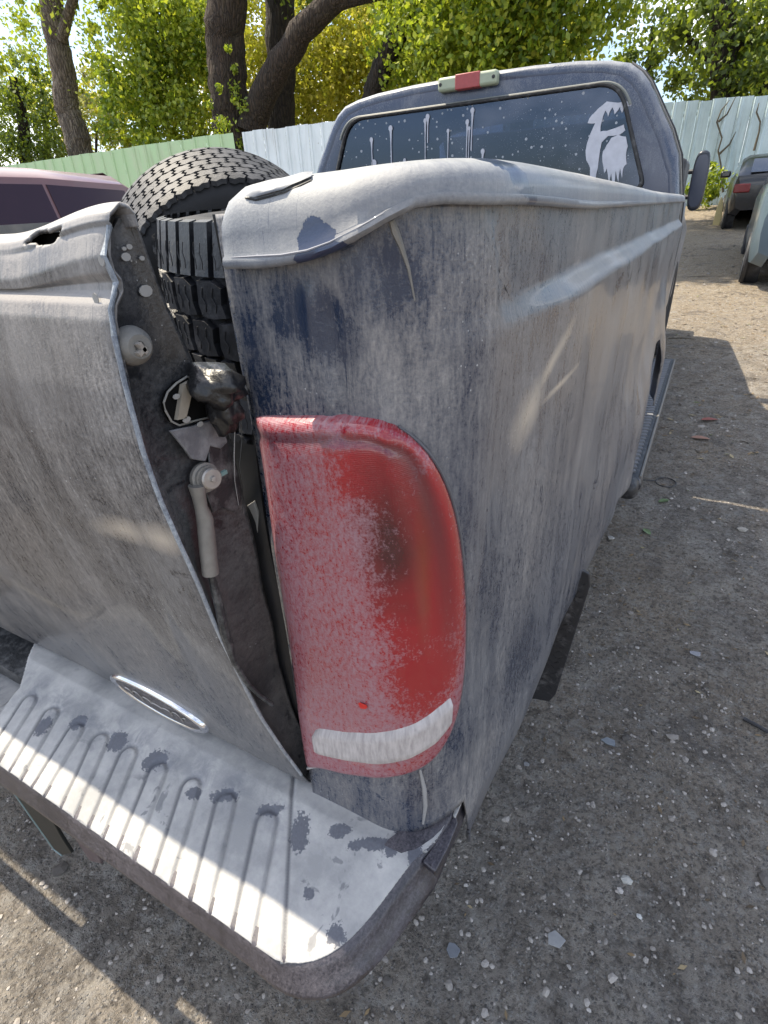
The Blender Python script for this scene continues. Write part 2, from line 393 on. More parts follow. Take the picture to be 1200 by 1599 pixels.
# ---- bed rail cap
cap_px = [(359, 416), (400, 415), (430, 412), (480, 403), (520, 388), (570, 362), (610, 338), (650, 319), (690, 313), (770, 315)]
caph = [hit(u, v, .012) for u, v in cap_px]; caph = [h for h in caph if h]
cs = [0.]+[h[0] for h in caph[1:]]; czv = [h[1] for h in caph]
def cap_low(s):
    if s >= cs[-1]: return czv[-1]+(1.397-czv[-1])*sst(cs[-1], cs[-1]+.4, s)
    return float(np.interp(s, cs, czv))
def M_cap():
    def ex(n, d, vec):
        w = n.math('MULTIPLY', n.math('SUBTRACT', n.noise(60, 5, .65, vec=vec), .5), 1.7)
        b = n.math('MAXIMUM', n.blob(vec, .098, 1.384, .017, .016, .08, .3, w), n.blob(vec, .118, 1.374, .012, .010, .08, -.5, w))
        b = n.math('MAXIMUM', b, n.blob(vec, .26, 1.425, .05, .012, .1, -.5, w))
        return n.math('SUBTRACT', d, b, clamp=True)
    return paint('dusty_rail_cap', (.018, .030, .070), (.33, .35, .365), .54, upd=.28, extra=ex, streak=.35, rough=.38, grain=.55)
M['cap'] = M_cap()
def cap():
    ss = list(np.linspace(0, LA, 14))+list(np.linspace(LA, SC, 18)[1:])+list(SC+np.linspace(0, .35, 30)[1:])+list(SC+np.linspace(.35, BL-CR, 40)[1:])
    # section: (kind, inset, height fraction) from under-lip, outwards, up and over the crown to the inner drop
    sec = [(.006, -.001, 0), (-.011, -.002, 0), (-.0135, .001, 0), (-.0125, .005, 0), (-.010, .16, 1), (-.0095, .38, 1), (-.0075, .60, 1), (-.001, .80, 1), (.013, .925, 1), (.034, .985, 1), (.058, 1., 1), (.085, .985, 1), (.115, .93, 1), (.132, .8, 1), (.139, .4, 1), (.141, -.9, 1)]
    V = []; U = []
    for s in ss:
        zl = cap_low(s); y = s-SC+CR
        top = 1.428+.008*sst(0, SC+.1, s)-.010*sst(SC+.2, SC+1.6, s)
        for (d, h, k) in sec:
            b = bulge(s, 1.38)*.5
            p, nn = plan(s, max(d, 0)); off = -min(d, 0)+b*(1 if d < .03 else 0)
            q = p+nn*off+np.array([.012*math.exp(-s/.03), 0])
            z = zl+h if k == 0 else zl+(top-zl)*h
            # rounded left end: pull crown down a bit at the tailgate opening
            if k: z -= .012*math.exp(-s/.008)*max(h, 0)
            V.append((q[0], q[1], z)); U.append((s, z if d < .05 else z+d-.05))
    n = len(sec); Fc = [(i*n+j, (i+1)*n+j, (i+1)*n+j+1, i*n+j+1) for i in range(len(ss)-1) for j in range(n-1)]
    # end face at the tailgate opening
    Fc.append(tuple(range(n))[::-1])
    # stake-pocket dent on the rear crown
    P = np.array(V); c = np.array([-.12, .035]); 
    o = mesh('bed_rail_cap', V, Fc, M['cap'], TRK, uv=U, sharp=55); o['label'] = 'chalky white rail cap with chipped blue patches'
    return o
CAP = cap()
from mathutils.bvhtree import BVHTree
def bvh_of(o):
    off = origin(o.parent); me = o.data
    return BVHTree.FromPolygons([v.co+off for v in me.vertices], [tuple(p.vertices) for p in me.polygons])
def shoot(bv, u, v, off=.001):
    d = Vector(ray(u, v)); h = bv.ray_cast(Vector(CAM), d)
    if h[0] is None: return None
    n = h[1] if h[1].dot(d) < 0 else -h[1]
    return h[0]+n*off, n
def decal(bv, name, uvs, mat, parent, off=.0008, jit=0., seed=1, inner=6):
    """thin patch laid on a surface: outline fan with rings so that it follows the curve"""
    rj = random.Random(seed); P = []
    for k in range(len(uvs)):
        a, b = np.array(uvs[k], float), np.array(uvs[(k+1) % len(uvs)], float)
        m = 3 if jit else max(1, int(np.linalg.norm(b-a)/12))
        for i in range(m): P.append(a+(b-a)*i/m+(np.array([rj.uniform(-jit, jit), rj.uniform(-jit, jit)]) if jit else 0))
    P = np.array(P); c = P.mean(0); n = len(P); V = []
    for t in np.linspace(1, 0, inner):
        for p in (P if t > 0 else [c]):
            h = shoot(bv, *(c+(np.array(p)-c)*t), off if t > 0.99 else off*1.4)
            if h is None: return None
            V.append(h[0])
    Fc = []
    for i in range(inner-2):
        for k in range(n): Fc.append((i*n+k, i*n+(k+1) % n, (i+1)*n+(k+1) % n, (i+1)*n+k))
    base = (inner-2)*n
    for k in range(n): Fc.append((base+k, base+(k+1) % n, (inner-1)*n))
    return mesh(name, V, Fc, mat, parent)
def surf_tube(bv, name, uvs, r, mat, parent, off=0., n=6):
    P = [shoot(bv, u, v, off) for u, v in uvs]; P = [p[0] for p in P if p]
    if len(P) < 2: return None
    rr_ = r if not hasattr(r, '__len__') else r[:len(P)]
    return MB().tube(P, rr_, n).build(name, mat, parent)
CB = bvh_of(CAP)
def pocket():
    oval = [(386, 308), (392, 300), (408, 294), (430, 286), (455, 280), (480, 273), (490, 273), (488, 280), (470, 288), (445, 298), (420, 305), (400, 310)]
    o = decal(CB, 'pocket_cover', oval, M['cap'], CAP, .0022, 0)
    surf_tube(CB, 'pocket_seal', [(384, 309), (400, 312.5), (420, 307.5), (446, 300), (470, 290), (487, 282)], .0007, M['gasket'], CAP, .0004)
    surf_tube(CB, 'cap_seam', [(361, 402), (400, 400), (440, 398), (480, 391), (515, 378), (560, 355), (600, 332)], [.0004, .0009, .0009, .0009, .0007, .0005, .0003], plain('chalk_line', (.20, .21, .25), .7, 0, .2, 90, .2), CAP, .0)
pocket()
# ---- tail lamp
lampL = [(395, 650), (397, 720), (402, 800), (414, 900), (430, 1000), (446, 1080), (462, 1150), (472, 1192)]
lampR = [(560, 652), (620, 668), (665, 700), (700, 755), (720, 820), (732, 900), (735, 980), (732, 1050), (722, 1110), (705, 1160), (680, 1185), (640, 1202), (590, 1212)]
hl = [(-.001, z) for (_, z) in [(0, 1.243)]]; 
Lh = [hit(u, v, .01) or (0., at(u, v, 1, 0.)[2]) for u, v in lampL]; Rh = [hit(u, v, .01) for u, v in lampR]
Rz = [h[1] for h in Rh]; Rs = [h[0] for h in Rh]
ZT = at(395, 650, 1, -.01)[2]; ZB = at(472, 1192, 1, -.01)[2]
print('lamp R', [(round(a, 3), round(b, 3)) for a, b in Rh], 'ZT', ZT, 'ZB', ZB)
def lamp_right(z):
    o = np.argsort(Rz); return float(np.interp(z, np.array(Rz)[o], np.array(Rs)[o]))
def lens_mat():
    n = N('dusty_red_lens'); vec = n.tc.outputs['UV']; x = n.sep(vec)
    w = n.math('MULTIPLY', n.math('SUBTRACT', n.noise(40, 5, .65, vec=vec), .5), .8); w2 = n.math('MULTIPLY', n.math('SUBTRACT', n.noise(12, 4, .6, vec=vec), .5), 1.1)
    st = n.noise(1, 5, .65, vec=vec, mscale=(190, 20, 10)); sp = n.noise(420, 3, .7, vec=vec)
    d = n.math('ADD', n.math('MULTIPLY', n.math('SUBTRACT', st, .5), .8), n.math('MULTIPLY', n.math('SUBTRACT', sp, .5), 2.0)); d = n.math('ADD', d, n.math('MULTIPLY', n.math('SUBTRACT', n.noise(9, 4, .6, vec=vec), .5), 1.2))
    # wiped clean band down the outer side
    clean = n.math('MAXIMUM', n.blob(vec, LMID[0], LMID[1], .058, .17, .9, .0, w), n.blob(vec, LTOP[0], LTOP[1], .05, .05, .95, .5, w))
    clean = n.math('MAXIMUM', clean, n.blob(vec, LLOW[0], LLOW[1], .05, .07, .9, 0, w))
    tk = n.noise(1, 3, .7, vec=vec, mscale=(240, 120, 60)); d = n.math('ADD', d, n.math('MULTIPLY', n.math('SUBTRACT', tk, .5), 2.6)); d = n.math('ADD', d, .70); d = n.math('SUBTRACT', d, n.math('MULTIPLY', clean, 1.5), clamp=True)
    d = n.math('MULTIPLY', d, .80)
    red = n.mix(n.blob(vec, LDK[0], LDK[1], .036, .10, .9, .0, w2), (.37, .002, .010), (.045, .001, .004))
    red = n.mix(n.math('MULTIPLY', n.blob(vec, LAMB[0], LAMB[1], .010, .11, .95, 0., w), .45), red, (.22, .07, .015))
    red = n.mix(n.math('MULTIPLY', n.blob(vec, LORG[0], LORG[1], .022, .09, .95, 0., w), .2), red, (.44, .012, .012))
    col = n.mix(d, n.mix(.35, red, (.05, .0, .010)), (.30, .195, .225)); qt = n.t.nodes.new('ShaderNodeUVMap'); qt.uv_map = 'QT'; qx = n.sep(qt.outputs[0]); band = n.math('MULTIPLY', n.ramp(qx[0], [(.012, 0.), (.018, 1.), (.024, 1.), (.034, 0.)]), n.ramp(qx[1], [(.35, 0.), (.75, 1.)])); col = n.mix(n.math('MULTIPLY', band, .62), col, (.035, .012, .022))
    n.set('Base Color', col); n.set('Roughness', n.math('MULTIPLY_ADD', d, .45, .16)); n.set('Specular IOR Level', .4); n.set('Coat Weight', n.math('MULTIPLY_ADD', d, -.8, .8)); n.set('Coat Roughness', .05)
    fl = n.t.nodes.new('ShaderNodeTexWave'); fl.inputs['Scale'].default_value = 190; fl.bands_direction = 'Y'; n.t.links.new(vec, fl.inputs[0])
    n.bump(n.math('ADD', n.math('MULTIPLY', n.math('ADD', sp, st), .8), n.math('MULTIPLY', n.math('ADD', fl.outputs['Fac'], n.voro(150, vec=vec, rand=0.)), .22)), .35, .0012)
    return n.m
LMID = hit(668, 900, .02); LTOP = hit(590, 735, .02); LLOW = hit(670, 1060, .02); LDK = hit(612, 860, .02); LAMB = hit(664, 890, .02); LORG = hit(655, 800, .02)
M['lens'] = lens_mat()
def _edge(px):
    h = [hit(u, v, .008) or (0., at(u, v, 1, 0.)[2]) for u, v in px]; S_ = [q[0] for q in h]; Z_ = [q[1] for q in h]; S_[0] = 0.
    o = np.argsort(S_); return np.array(S_)[o], np.array(Z_)[o]
_ts, _tz = _edge([(395, 650), (440, 651), (500, 651), (560, 653), (600, 661), (640, 680), (670, 706)])
_bs, _bz = _edge([(472, 1192), (500, 1200), (540, 1209), (590, 1214), (640, 1205), (670, 1190), (692, 1172)])
SEND = float(max(Rs)+.0)
def zt_(s): return float(np.interp(s, _ts, _tz))
def zb_(s): return float(np.interp(s, _bs, _bz))
def _curve(px, left=False):
    h = np.array([hit(u, v, .008) or (0., at(u, v, 1, 0.)[2]) for u, v in px]); 
    if left: h[:, 0] = 0
    for _ in range(2):      # corner cutting for a smooth outline
        c = [h[0]]
        for i in range(len(h)-1): c += [h[i]*.75+h[i+1]*.25, h[i]*.25+h[i+1]*.75]
        c.append(h[-1]); h = np.array(c)
    L_ = np.concatenate([[0], np.cumsum(np.hypot(*np.diff(h, axis=0).T))]); L_ /= L_[-1]; return L_, h
_cl = _curve([(472, 1192), (462, 1150), (446, 1080), (430, 1000), (414, 900), (402, 800), (397, 720), (395, 650)], True)
_cr = _curve([(672, 1192), (702, 1160), (722, 1110), (732, 1050), (735, 980), (732, 900), (722, 820), (704, 760), (676, 712), (650, 688), (622, 670)])
_ct = _curve([(395, 650), (440, 651), (500, 651), (560, 653), (600, 661), (622, 670)]); _cb = _curve([(472, 1192), (500, 1200), (540, 1209), (590, 1214), (640, 1207), (672, 1192)])
_ct[1][0, 0] = 0; _cb[1][0, 0] = 0
def _ev(c, t): return np.array([np.interp(t, c[0], c[1][:, 0]), np.interp(t, c[0], c[1][:, 1])])
def lens_pt(q, t, off):
    """Coons patch: q 0..1 left to right, t 0..1 bottom to top inside the lens outline"""
    P00, P10, P01, P11 = _ev(_cb, 0), _ev(_cb, 1), _ev(_ct, 0), _ev(_ct, 1)
    p = (1-q)*_ev(_cl, t)+q*_ev(_cr, t)+(1-t)*_ev(_cb, q)+t*_ev(_ct, q)-((1-q)*(1-t)*P00+q*(1-t)*P10+(1-q)*t*P01+q*t*P11)
    return p[0], p[1], Bp(p[0], p[1], off)
def lens():
    nz, ns = 110, 60; V = []; U = []; Q = []
    for i in range(nz):
        t = i/(nz-1); e = min(t, 1-t)
        for j in range(ns):
            q = j/(ns-1)
            dome = .003+.011*(1-math.exp(-min(q, 1-q)*.16/.008))*(1-math.exp(-e*.48/.008))+.003*math.sin(math.pi*q)
            if q in (0., 1.) or i in (0, nz-1): dome = -.004
            ex_, ey_ = (1-q)*.17, (1-t)*.49; ins = .05-math.hypot(max(0, .05-ex_), max(0, .05-ey_)) if (ex_ < .05 and ey_ < .05) else min(ex_, ey_)
            if t > .3: dome -= .0022*math.exp(-((ins-.021)/.005)**2)*sst(.3, .6, t)
            s, z, p = lens_pt(q, t, dome)
            V.append(p); U.append((s, z)); Q.append((ins, t))
    Fc = [(i*ns+j, i*ns+j+1, (i+1)*ns+j+1, (i+1)*ns+j) for i in range(nz-1) for j in range(ns-1)]
    o = mesh('tail_light', V, Fc, M['lens'], TRK, uv=U); o['label'] = 'dusty red tail light lens with a wiped outer band'
    ul = o.data.uv_layers.new(name='QT'); vi = np.empty(len(o.data.loops), dtype=np.int32); o.data.loops.foreach_get('vertex_index', vi); ul.data.foreach_set('uv', np.asarray(Q, dtype=np.float32)[vi].ravel())
    return o
LENS = lens()
def lamp_details():
    # reversing window
    px_t = [(484, 1138), (540, 1144), (600, 1143), (650, 1130), (685, 1108), (710, 1090)]
    px_b = [(487, 1178), (540, 1190), (590, 1196), (640, 1188), (680, 1165), (708, 1128)]
    a = [hit(u, v, .018) for u, v in px_t]; b = [hit(u, v, .018) for u, v in px_b]
    ns, nz = 40, 8; V = []; U = []
    for i in range(ns):
        q = i/(ns-1)*5
        s0 = np.interp(q, range(6), [h[0] for h in a]); z0 = np.interp(q, range(6), [h[1] for h in a]); s1 = np.interp(q, range(6), [h[0] for h in b]); z1 = np.interp(q, range(6), [h[1] for h in b])
        for j in range(nz):
            t = j/(nz-1); rk = math.sqrt(max(0, 1-(max(0, .3-q)/.3)**2))*math.sqrt(max(0, 1-(max(0, q-4.8)/.2)**2)); t = .5+(t-.5)*max(rk, .25)
            lim = lamp_right(max(min(Rz), z0+(z1-z0)*t))-.006
            s = min(s0+(s1-s0)*t, lim); z = z0+(z1-z0)*t; k = .0175+.0022*(1 if 0 < i < ns-1 and 0 < j < nz-1 else -1.5)+.002*math.sin(math.pi*s/.2)
            V.append(Bp(s, z, k)); U.append((s, z))
    Fc = [(i*nz+j, i*nz+j+1, (i+1)*nz+j+1, (i+1)*nz+j) for i in range(ns-1) for j in range(nz-1)]
    n = N('dusty_clear_lens'); vec = n.tc.outputs['UV']; f = n.noise(1, 4, .6, vec=vec, mscale=(240, 40, 10)); g = n.noise(300, 3, vec=vec)
    n.set('Base Color', n.mix(n.ramp(f, [(.35, 0.), (.62, 1.)]), (.31, .285, .285), (.46, .43, .425))); n.set('Roughness', .55); n.bump(n.math('ADD', f, g), .3, .001)
    mesh('reversing_lens', V, Fc, n.m, LENS, uv=U)
    # narrow seal round the lens
    pts = [lens_pt(1., t, .001)[2] for t in np.linspace(0, 1, 40)]; pts = [p+(p-np.array([-.10, .08, p[2]]))*.02 for p in pts]
    MB().tube(pts, .0016, 6).build('lamp_gasket', plain('dusty_seal', (.10, .10, .11), .8, 0, .3, 90, .3), LENS)
    bot = [lens_pt(q, 0., .002)[2]+np.array([0, 0, -.0015]) for q in np.linspace(0, 1, 24)]
    MB().tube(bot, .0017, 6).build('lamp_lip', plain('pale_lip', (.42, .41, .41), .8, 0, .2, 90, .3), LENS)
    # knocked hole showing bare red plastic
    h = hit(566, 1104, .02); c = Bp(h[0], h[1], .0185); pts = []
    for k in range(9): a = 2*math.pi*k/9; r = .0045*(1+.25*math.sin(k*2.3)); pts.append(Bp(h[0]+r*math.cos(a), h[1]+r*1.0*math.sin(a), .0185))
    MB().prism(pts, (.0, -.0006, 0)).build('chip', plain('bare_red', (.5, .012, .01), .3, bump=0), LENS)
lamp_details()
# ---- quarter filler seam below the lamp, and body lip beside the lamp
def seams():
    a = [hit(u, v, .004) for u, v in [(657, 1205), (664, 1235), (666, 1262), (662, 1290)]]
    MB().tube([Bp(s, z, .001) for s, z in a], [.0015, .0028, .0028, .0015], 6).build('body_seam', plain('pale_sealer', (.27, .27, .275), .7), BS)
    b = [hit(u, v, .004) for u, v in [(612, 345), (618, 362), (628, 385), (640, 420), (650, 470)]]
    MB().tube([Bp(s, z, .0) for s, z in b], [.0022, .003, .002, .0012, .0006], 6).build('body_seam', M['zinc'], BS)
    c = [hit(u, v, .0) for u, v in [(768, 318), (773, 350), (776, 390), (782, 430), (795, 462)]]
    MB().tube([Bp(s, z, -.0008) for s, z in c if True], [.0012]*5, 6).build('body_seam', M['gasket'], BS)
seams()
# chips of bare glossy paint and white primer
def chip(name, uvs, off, mat, parent, th=.0006):
    hs = [hit(u, v, off) for u, v in uvs]
    if any(h is None for h in hs): return
    top = [Bp(s, z, off+th) for s, z in hs]; bot = [Bp(s, z, off-.001) for s, z in hs]; n = len(hs)
    mesh(name, top+bot, [tuple(range(n))]+[(i, (i+1) % n, (i+1) % n+n, i+n) for i in range(n)], mat, parent, smooth=False)
# ------------------------------------------------------------------ rest of the bed
MJ = M['jamb']
M['bedin'] = plain('bed_inside', (.07, .075, .08), .7, 0, .4, 12, .3, dust=(.3, .29, .27), dustamt=.6)
mb = MB(); mb.box((-1.0, 1.3, .82), (1.72, 2.5, .03)); mb.build('bed_floor', M['bedin'], TRK)
for k in range(9): MB().box((-1.72+k*.18, 1.3, .841), (.07, 2.45, .012)).build('floor_rib', M['bedin'], TRK, bevel=.004)
MB().box((-.142, 1.32, 1.10), (.016, 2.44, .60)).build('inner_wall', M['bedin'], TRK, bevel=.004)
MB().box((-1.858, 1.32, 1.10), (.016, 2.44, .60)).build('inner_wall', M['bedin'], TRK, bevel=.004)
MB().box((-1.0, 2.55, 1.13), (1.93, .04, .54)).build('front_wall', M['bedin'], TRK, bevel=.01)
for x in (-.25, -1.75): MB().box((x, AY, .95), (.2, .85, .2)).build('wheel_housing', M['bedin'], TRK, bevel=.05, seg=4)
# jamb of the tailgate opening (closes the gap between outer and inner skins)
def jamb():
    V = []; zs = np.linspace(.62, 1.405, 40)
    prof = [(-.197, .0), (-.200, .012), (-.212, .03), (-.214, .07), (-.19, .085), (-.15, .09)]
    for z in zs:
        for x, y in prof: V.append((x+.003*math.sin(z*21), y, z))
    n = len(prof); Fc = [(i*n+j, i*n+j+1, (i+1)*n+j+1, (i+1)*n+j) for i in range(len(zs)-1) for j in range(n-1)]
    return mesh('tailgate_jamb', V, Fc, MJ, TRK)
JB = jamb()
# wiring and torn black lining inside the gap
tape = plain('torn_black_tape', (.007, .007, .008), .42, 0, .3, 60, 1., 90, coat=.15)
def crumple(name, c, sx, sy, sz, mat, parent, seed, n=14):
    r = random.Random(seed); bm = bmesh.new(); bmesh.ops.create_icosphere(bm, subdivisions=3, radius=1)
    ph = [r.uniform(0, 6) for _ in range(6)]
    V = []
    for v in bm.verts:
        p = v.co; k = 1+.16*math.sin(p.x*5+ph[0]+p.z*3)+.12*math.sin(p.y*7+ph[1])+.10*math.sin(p.z*9+ph[2]+p.x*6)+r.uniform(-.06, .06)
        V.append((c[0]+p.x*sx*k, c[1]+p.y*sy*k, c[2]+p.z*sz*k))
    Fc = [[v.index for v in f.verts] for f in bm.faces]; bm.free()
    return mesh(name, V, Fc, mat, parent, smooth=True)
# ------------------------------------------------------------------ tailgate
def tg_ex(n, d, vec):
    w = n.math('MULTIPLY', n.math('SUBTRACT', n.noise(30, 5, .65, vec=vec), .5), 1.6)
    return d
M['gate'] = paint('dusty_tailgate_paint', (.020, .024, .034), (.285, .28, .28), .40, extra=tg_ex, upd=.9, rough=.26, post=lambda n, col, vec: painted_reflection(n, col, vec, [(-.235, 1.155, .035, .022, .2), (-.29, 1.15, .05, .018, .1)]))
tgp = [(-.063, 1.399), (-.064, 1.408), (-.068, 1.413), (-.074, 1.4145), (-.084, 1.408), (-.090, 1.396), (-.0945, 1.383), (-.094, 1.372), (-.090, 1.366), (-.091, 1.360), (-.0985, 1.352), (-.102, 1.342), (-.103, 1.325), (-.105, 1.29), (-.105, 1.25), (-.101, 1.20), (-.094, 1.15), (-.084, 1.09), (-.074, 1.02), (-.061, .95), (-.046, .88), (-.030, .81), (-.012, .745), (-.003, .715), (.004, .703), (.02, .70)]
TX = -.214
def TGs(w):    # w 0..1 down the profile -> y,z
    q = w*(len(tgp)-1); return float(np.interp(q, range(len(tgp)), [p[0] for p in tgp])), float(np.interp(q, range(len(tgp)), [p[1] for p in tgp]))
def edge_x(z):   # the outer right edge sweeps outwards near the bottom
    return TX+.012*sst(.9, .72, z)+.0008*math.sin(z*40)*sst(1.35, 1.2, z)
def gatebump(x, z): return .0014*math.sin(x*17+z*6)+.0016*math.sin(x*7-z*13)-.003*math.exp(-((x+.28+(1.2-z)*.12)/.02)**2)*sst(1.3, 1.15, z)*sst(.85, .95, z)
HOLE = [(38, 382), (46, 368), (58, 360), (76, 357), (97, 351), (96, 360), (86, 378), (80, 381), (60, 383)]
def tailgate():
    nx = 330; xs = TX-(-TX+1.786)*(np.linspace(0, 1, nx)**1.7)*1.0; NW = 170; V = []; U = []
    for x in xs:
        for k in range(NW):
            y, z = TGs(k/(NW-1)); xx = x+(edge_x(z)-TX)*math.exp(-(TX-x)/.15)
            f = 0 if (k < 31) else 1
            e = .004*math.exp(-(TX-x)/.004)
            V.append((xx, y-gatebump(xx, z)*f+e, z-.016*sst(.0, .13, TX-x)*sst(1.355, 1.38, z))); U.append((x*1.0, z-(0 if k > 19 else (y+.09)*1.)))
    n = NW; Fc = []; V = [np.array(v, float) for v in V]
    def pj(p):
        c_ = RM.T @ (p-CAM); return np.array([600+F*c_[0]/-c_[2], 799.5-F*c_[1]/-c_[2]])
    HP = np.array(HOLE, float); new = {}
    for i in range(3, 120):
        for j in range(0, 60):
            p = V[i*n+j]; q = pj(p)
            if not (25 < q[0] < 110 and 340 < q[1] < 395): continue
            tx = pj(V[(i+1)*n+j])-q; tk_ = pj(V[i*n+j+1])-q; best = None
            for e in range(len(HP)):
                a, b = HP[e-1], HP[e]; ab = b-a; t = np.clip((q-a)@ab/(ab@ab), 0, 1); dd = a+ab*t-q
                if best is None or np.hypot(*dd) < np.hypot(*best): best = dd
            try: k2 = np.linalg.solve(np.stack([tx, tk_], 1), best)
            except Exception: continue
            if max(abs(k2)) < .55: new[i*n+j] = p+(V[(i+1)*n+j]-p)*k2[0]+(V[i*n+j+1]-p)*k2[1]
    for k_, v_ in new.items(): V[k_] = v_
    # hole for the missing handle/lock near the right end on the crown
    for i in range(nx-1):
        for j in range(n-1):
            if 3 < i < 120 and j < 60:
                c_ = (V[i*n+j]+V[(i+1)*n+j+1]+V[i*n+j+1]+V[(i+1)*n+j])/4-CAM; c_ = RM.T @ c_; pu, pv = 600+F*c_[0]/-c_[2], 799.5-F*c_[1]/-c_[2]; ins = False
                for q in range(len(HOLE)):
                    (x1, y1), (x2, y2) = HOLE[q], HOLE[q-1]
                    if (y1 > pv) != (y2 > pv) and pu < (x2-x1)*(pv-y1)/(y2-y1)+x1: ins = not ins
                if ins: continue
            Fc.append((i*n+j, i*n+j+1, (i+1)*n+j+1, (i+1)*n+j))
    o = mesh('tailgate', V, Fc, M['gate'], TRK, uv=U); o['label'] = 'dusty tailgate hanging ajar, top leaning out'
    m = o.modifiers.new('sheet', 'SOLIDIFY'); m.thickness = .003; m.offset = 1
    return o
TG = tailgate()
def crown_pt(u, v, off=0.):
    """point where pixel ray meets the tailgate skin (section extruded in x)"""
    d = ray(u, v); best = None; P = [TGs(k/400) for k in range(401)]
    for (y0, z0), (y1, z1) in zip(P[:-1], P[1:]):
        den = d[1]*(z1-z0)-d[2]*(y1-y0)
        if abs(den) < 1e-12: continue
        t = ((y0-CAM[1])*(z1-z0)-(z0-CAM[2])*(y1-y0))/den; k = ((y0-CAM[1])*d[2]-(z0-CAM[2])*d[1])/den
        if t > 0 and -.01 <= k <= 1.01 and (best is None or t < best): best = t
    return None if best is None else CAM+d*(best-off)
def gate_patch(name, uvs, off, mat, parent):
    pts = [crown_pt(u, v, off) for u, v in uvs]
    if any(p is None for p in pts): print('miss', name); return None
    back = [crown_pt(u, v, -.006) for u, v in uvs]; n = len(pts)
    return mesh(name, list(pts)+list(back), [tuple(range(n)), tuple(range(2*n-1, n-1, -1))]+[(i, (i+1) % n, (i+1) % n+n, i+n) for i in range(n)], mat, parent, smooth=False)
voidm = plain('shadowed_void', (.008, .008, .008), .9, 0, .1, 30, 0); voidm.node_tree.nodes['Principled BSDF'].inputs['Specular IOR Level'].default_value = 0  # near-black without gloss: shade inside the openings put into the colour
GB = bvh_of(TG)
_hc = shoot(GB, 30, 372, -.012)[0]; MB().box((_hc.x+.022, _hc.y+.006, _hc.z-.012), (.10, .003, .05)).build('handle_cavity_shade', voidm, TG)
0 and decal(GB, 'handle_opening_shade', [(38, 382), (46, 368), (58, 360), (76, 357), (97, 351), (96, 360), (86, 378), (80, 381), (60, 383)], voidm, TG, .0012)
# side plate of the tailgate
def gate_side():
    zs = np.linspace(.72, 1.405, 46); V = []; U = []
    yo = lambda z: float(np.interp(z, [p[1] for p in tgp[5:]][::-1], [p[0] for p in tgp[5:]][::-1])) if z < 1.396 else -.09+(z-1.396)*1.6
    yi_t = [(1.414, -.063), (1.388, -.057), (1.367, -.053), (1.335, -.046), (1.314, -.040), (1.287, -.034), (1.251, -.012), (1.174, -.008), (1.094, -.003), (.966, .0), (.868, .004), (.72, .018)]
    yi = lambda z: float(np.interp(z, [a[0] for a in yi_t][::-1], [a[1] for a in yi_t][::-1]))
    for z in zs:
        a, b = yo(z), yi(z)
        for q, dx in ((0, 0), (.06, -.001), (.13, -.006), (.5, -.007), (.88, -.007), (.95, -.004), (1, -.003), (1.0, -.02)):
            V.append((edge_x(z)+dx+.001*math.sin(z*60+q*5), a+(b-a)*q+.0015, z)); U.append((a+(b-a)*q, z))
    n = 8; Fc = [(i*n+j, i*n+j+1, (i+1)*n+j+1, (i+1)*n+j) for i in range(len(zs)-1) for j in range(n-1)]
    # inner (bed side) skin
    o = mesh('side_plate', V, Fc, paint('dusty_gate_side', (.014, .015, .018), (.15, .15, .155), .26, coord='Object', streak=.6, upd=.4), TG, uv=U)
    V2 = [(x, yi(z)-.002, z) for x in (TX-.006, -1.786) for z in zs]; m = len(zs)
    mesh('inner_skin', V2, [(j, j+1, m+j+1, m+j) for j in range(m-1)], M['bedin'], TG)
    # hem along the outer edge
    pts = [(edge_x(z)+.0005, yo(z)+.0005, z) for z in np.linspace(.74, 1.400, 40)]
    MB().tube(pts, .0021, 8).build('hem', paint('dusty_hem', (.05, .07, .11), (.40, .44, .48), .5, coord='Object'), TG)
    return o
SP = gate_side()
XS = TX
def sidept(u, v, dx=0.): return at(u, v, 0, XS+dx)
# pale chips on the side plate and inner crown corner
pale = plain('pale_chip', (.27, .265, .255), .7, 0, .15, 80, .2)
for (u, v, r) in [(227, 454, .0042), (196, 401, .0028), (159, 406, .003), (201, 385, .0018), (221, 403, .0016), (193, 388, .0013), (150, 466, .003)]:
    p = sidept(u, v, -.0048 if u > 170 else -.001); 
    if u <= 170:
        q = crown_pt(u, v, .0006); pts = [q+np.array([r*math.cos(a)*1.0, 0, r*1.3*math.sin(a)]) for a in np.linspace(0, 6.283, 9)[:-1]]
        MB().prism(pts, (0, -.0006, 0)).build('paint_chip', pale, TG); continue
    pts = [(p[0], p[1]+r*math.cos(a)*1.4, p[2]+r*math.sin(a)) for a in np.linspace(0, 6.283, 11)[:-1]]
    MB().prism(pts, (.001, 0, 0)).build('paint_chip', pale, SP)
# rubber bump stop
p = sidept(212, 540, 0); mb = MB(); mb.lathe([(0, .014), (.003, .0145), (.008, .0135), (.014, .010), (.0165, .0085), (.016, .004), (.0145, .003)], p-np.array([.006, 0, 0]), (1, -.25, .05), 28)
mb.build('bump_stop', plain('dusty_bump_stop', (.15, .145, .135), .75, 0, .25, 90, .4), SP)
q = Vector(p)+Vector((.011, -.004, .0)); MB().box(q, (.005, .003, .009), Matrix.Rotation(.5, 3, 'X')).box(q+Vector((0, -.001, -.002)), (.005, .008, .003), Matrix.Rotation(.5, 3, 'X')).build('bump_stop_slot', M['steel'], SP)
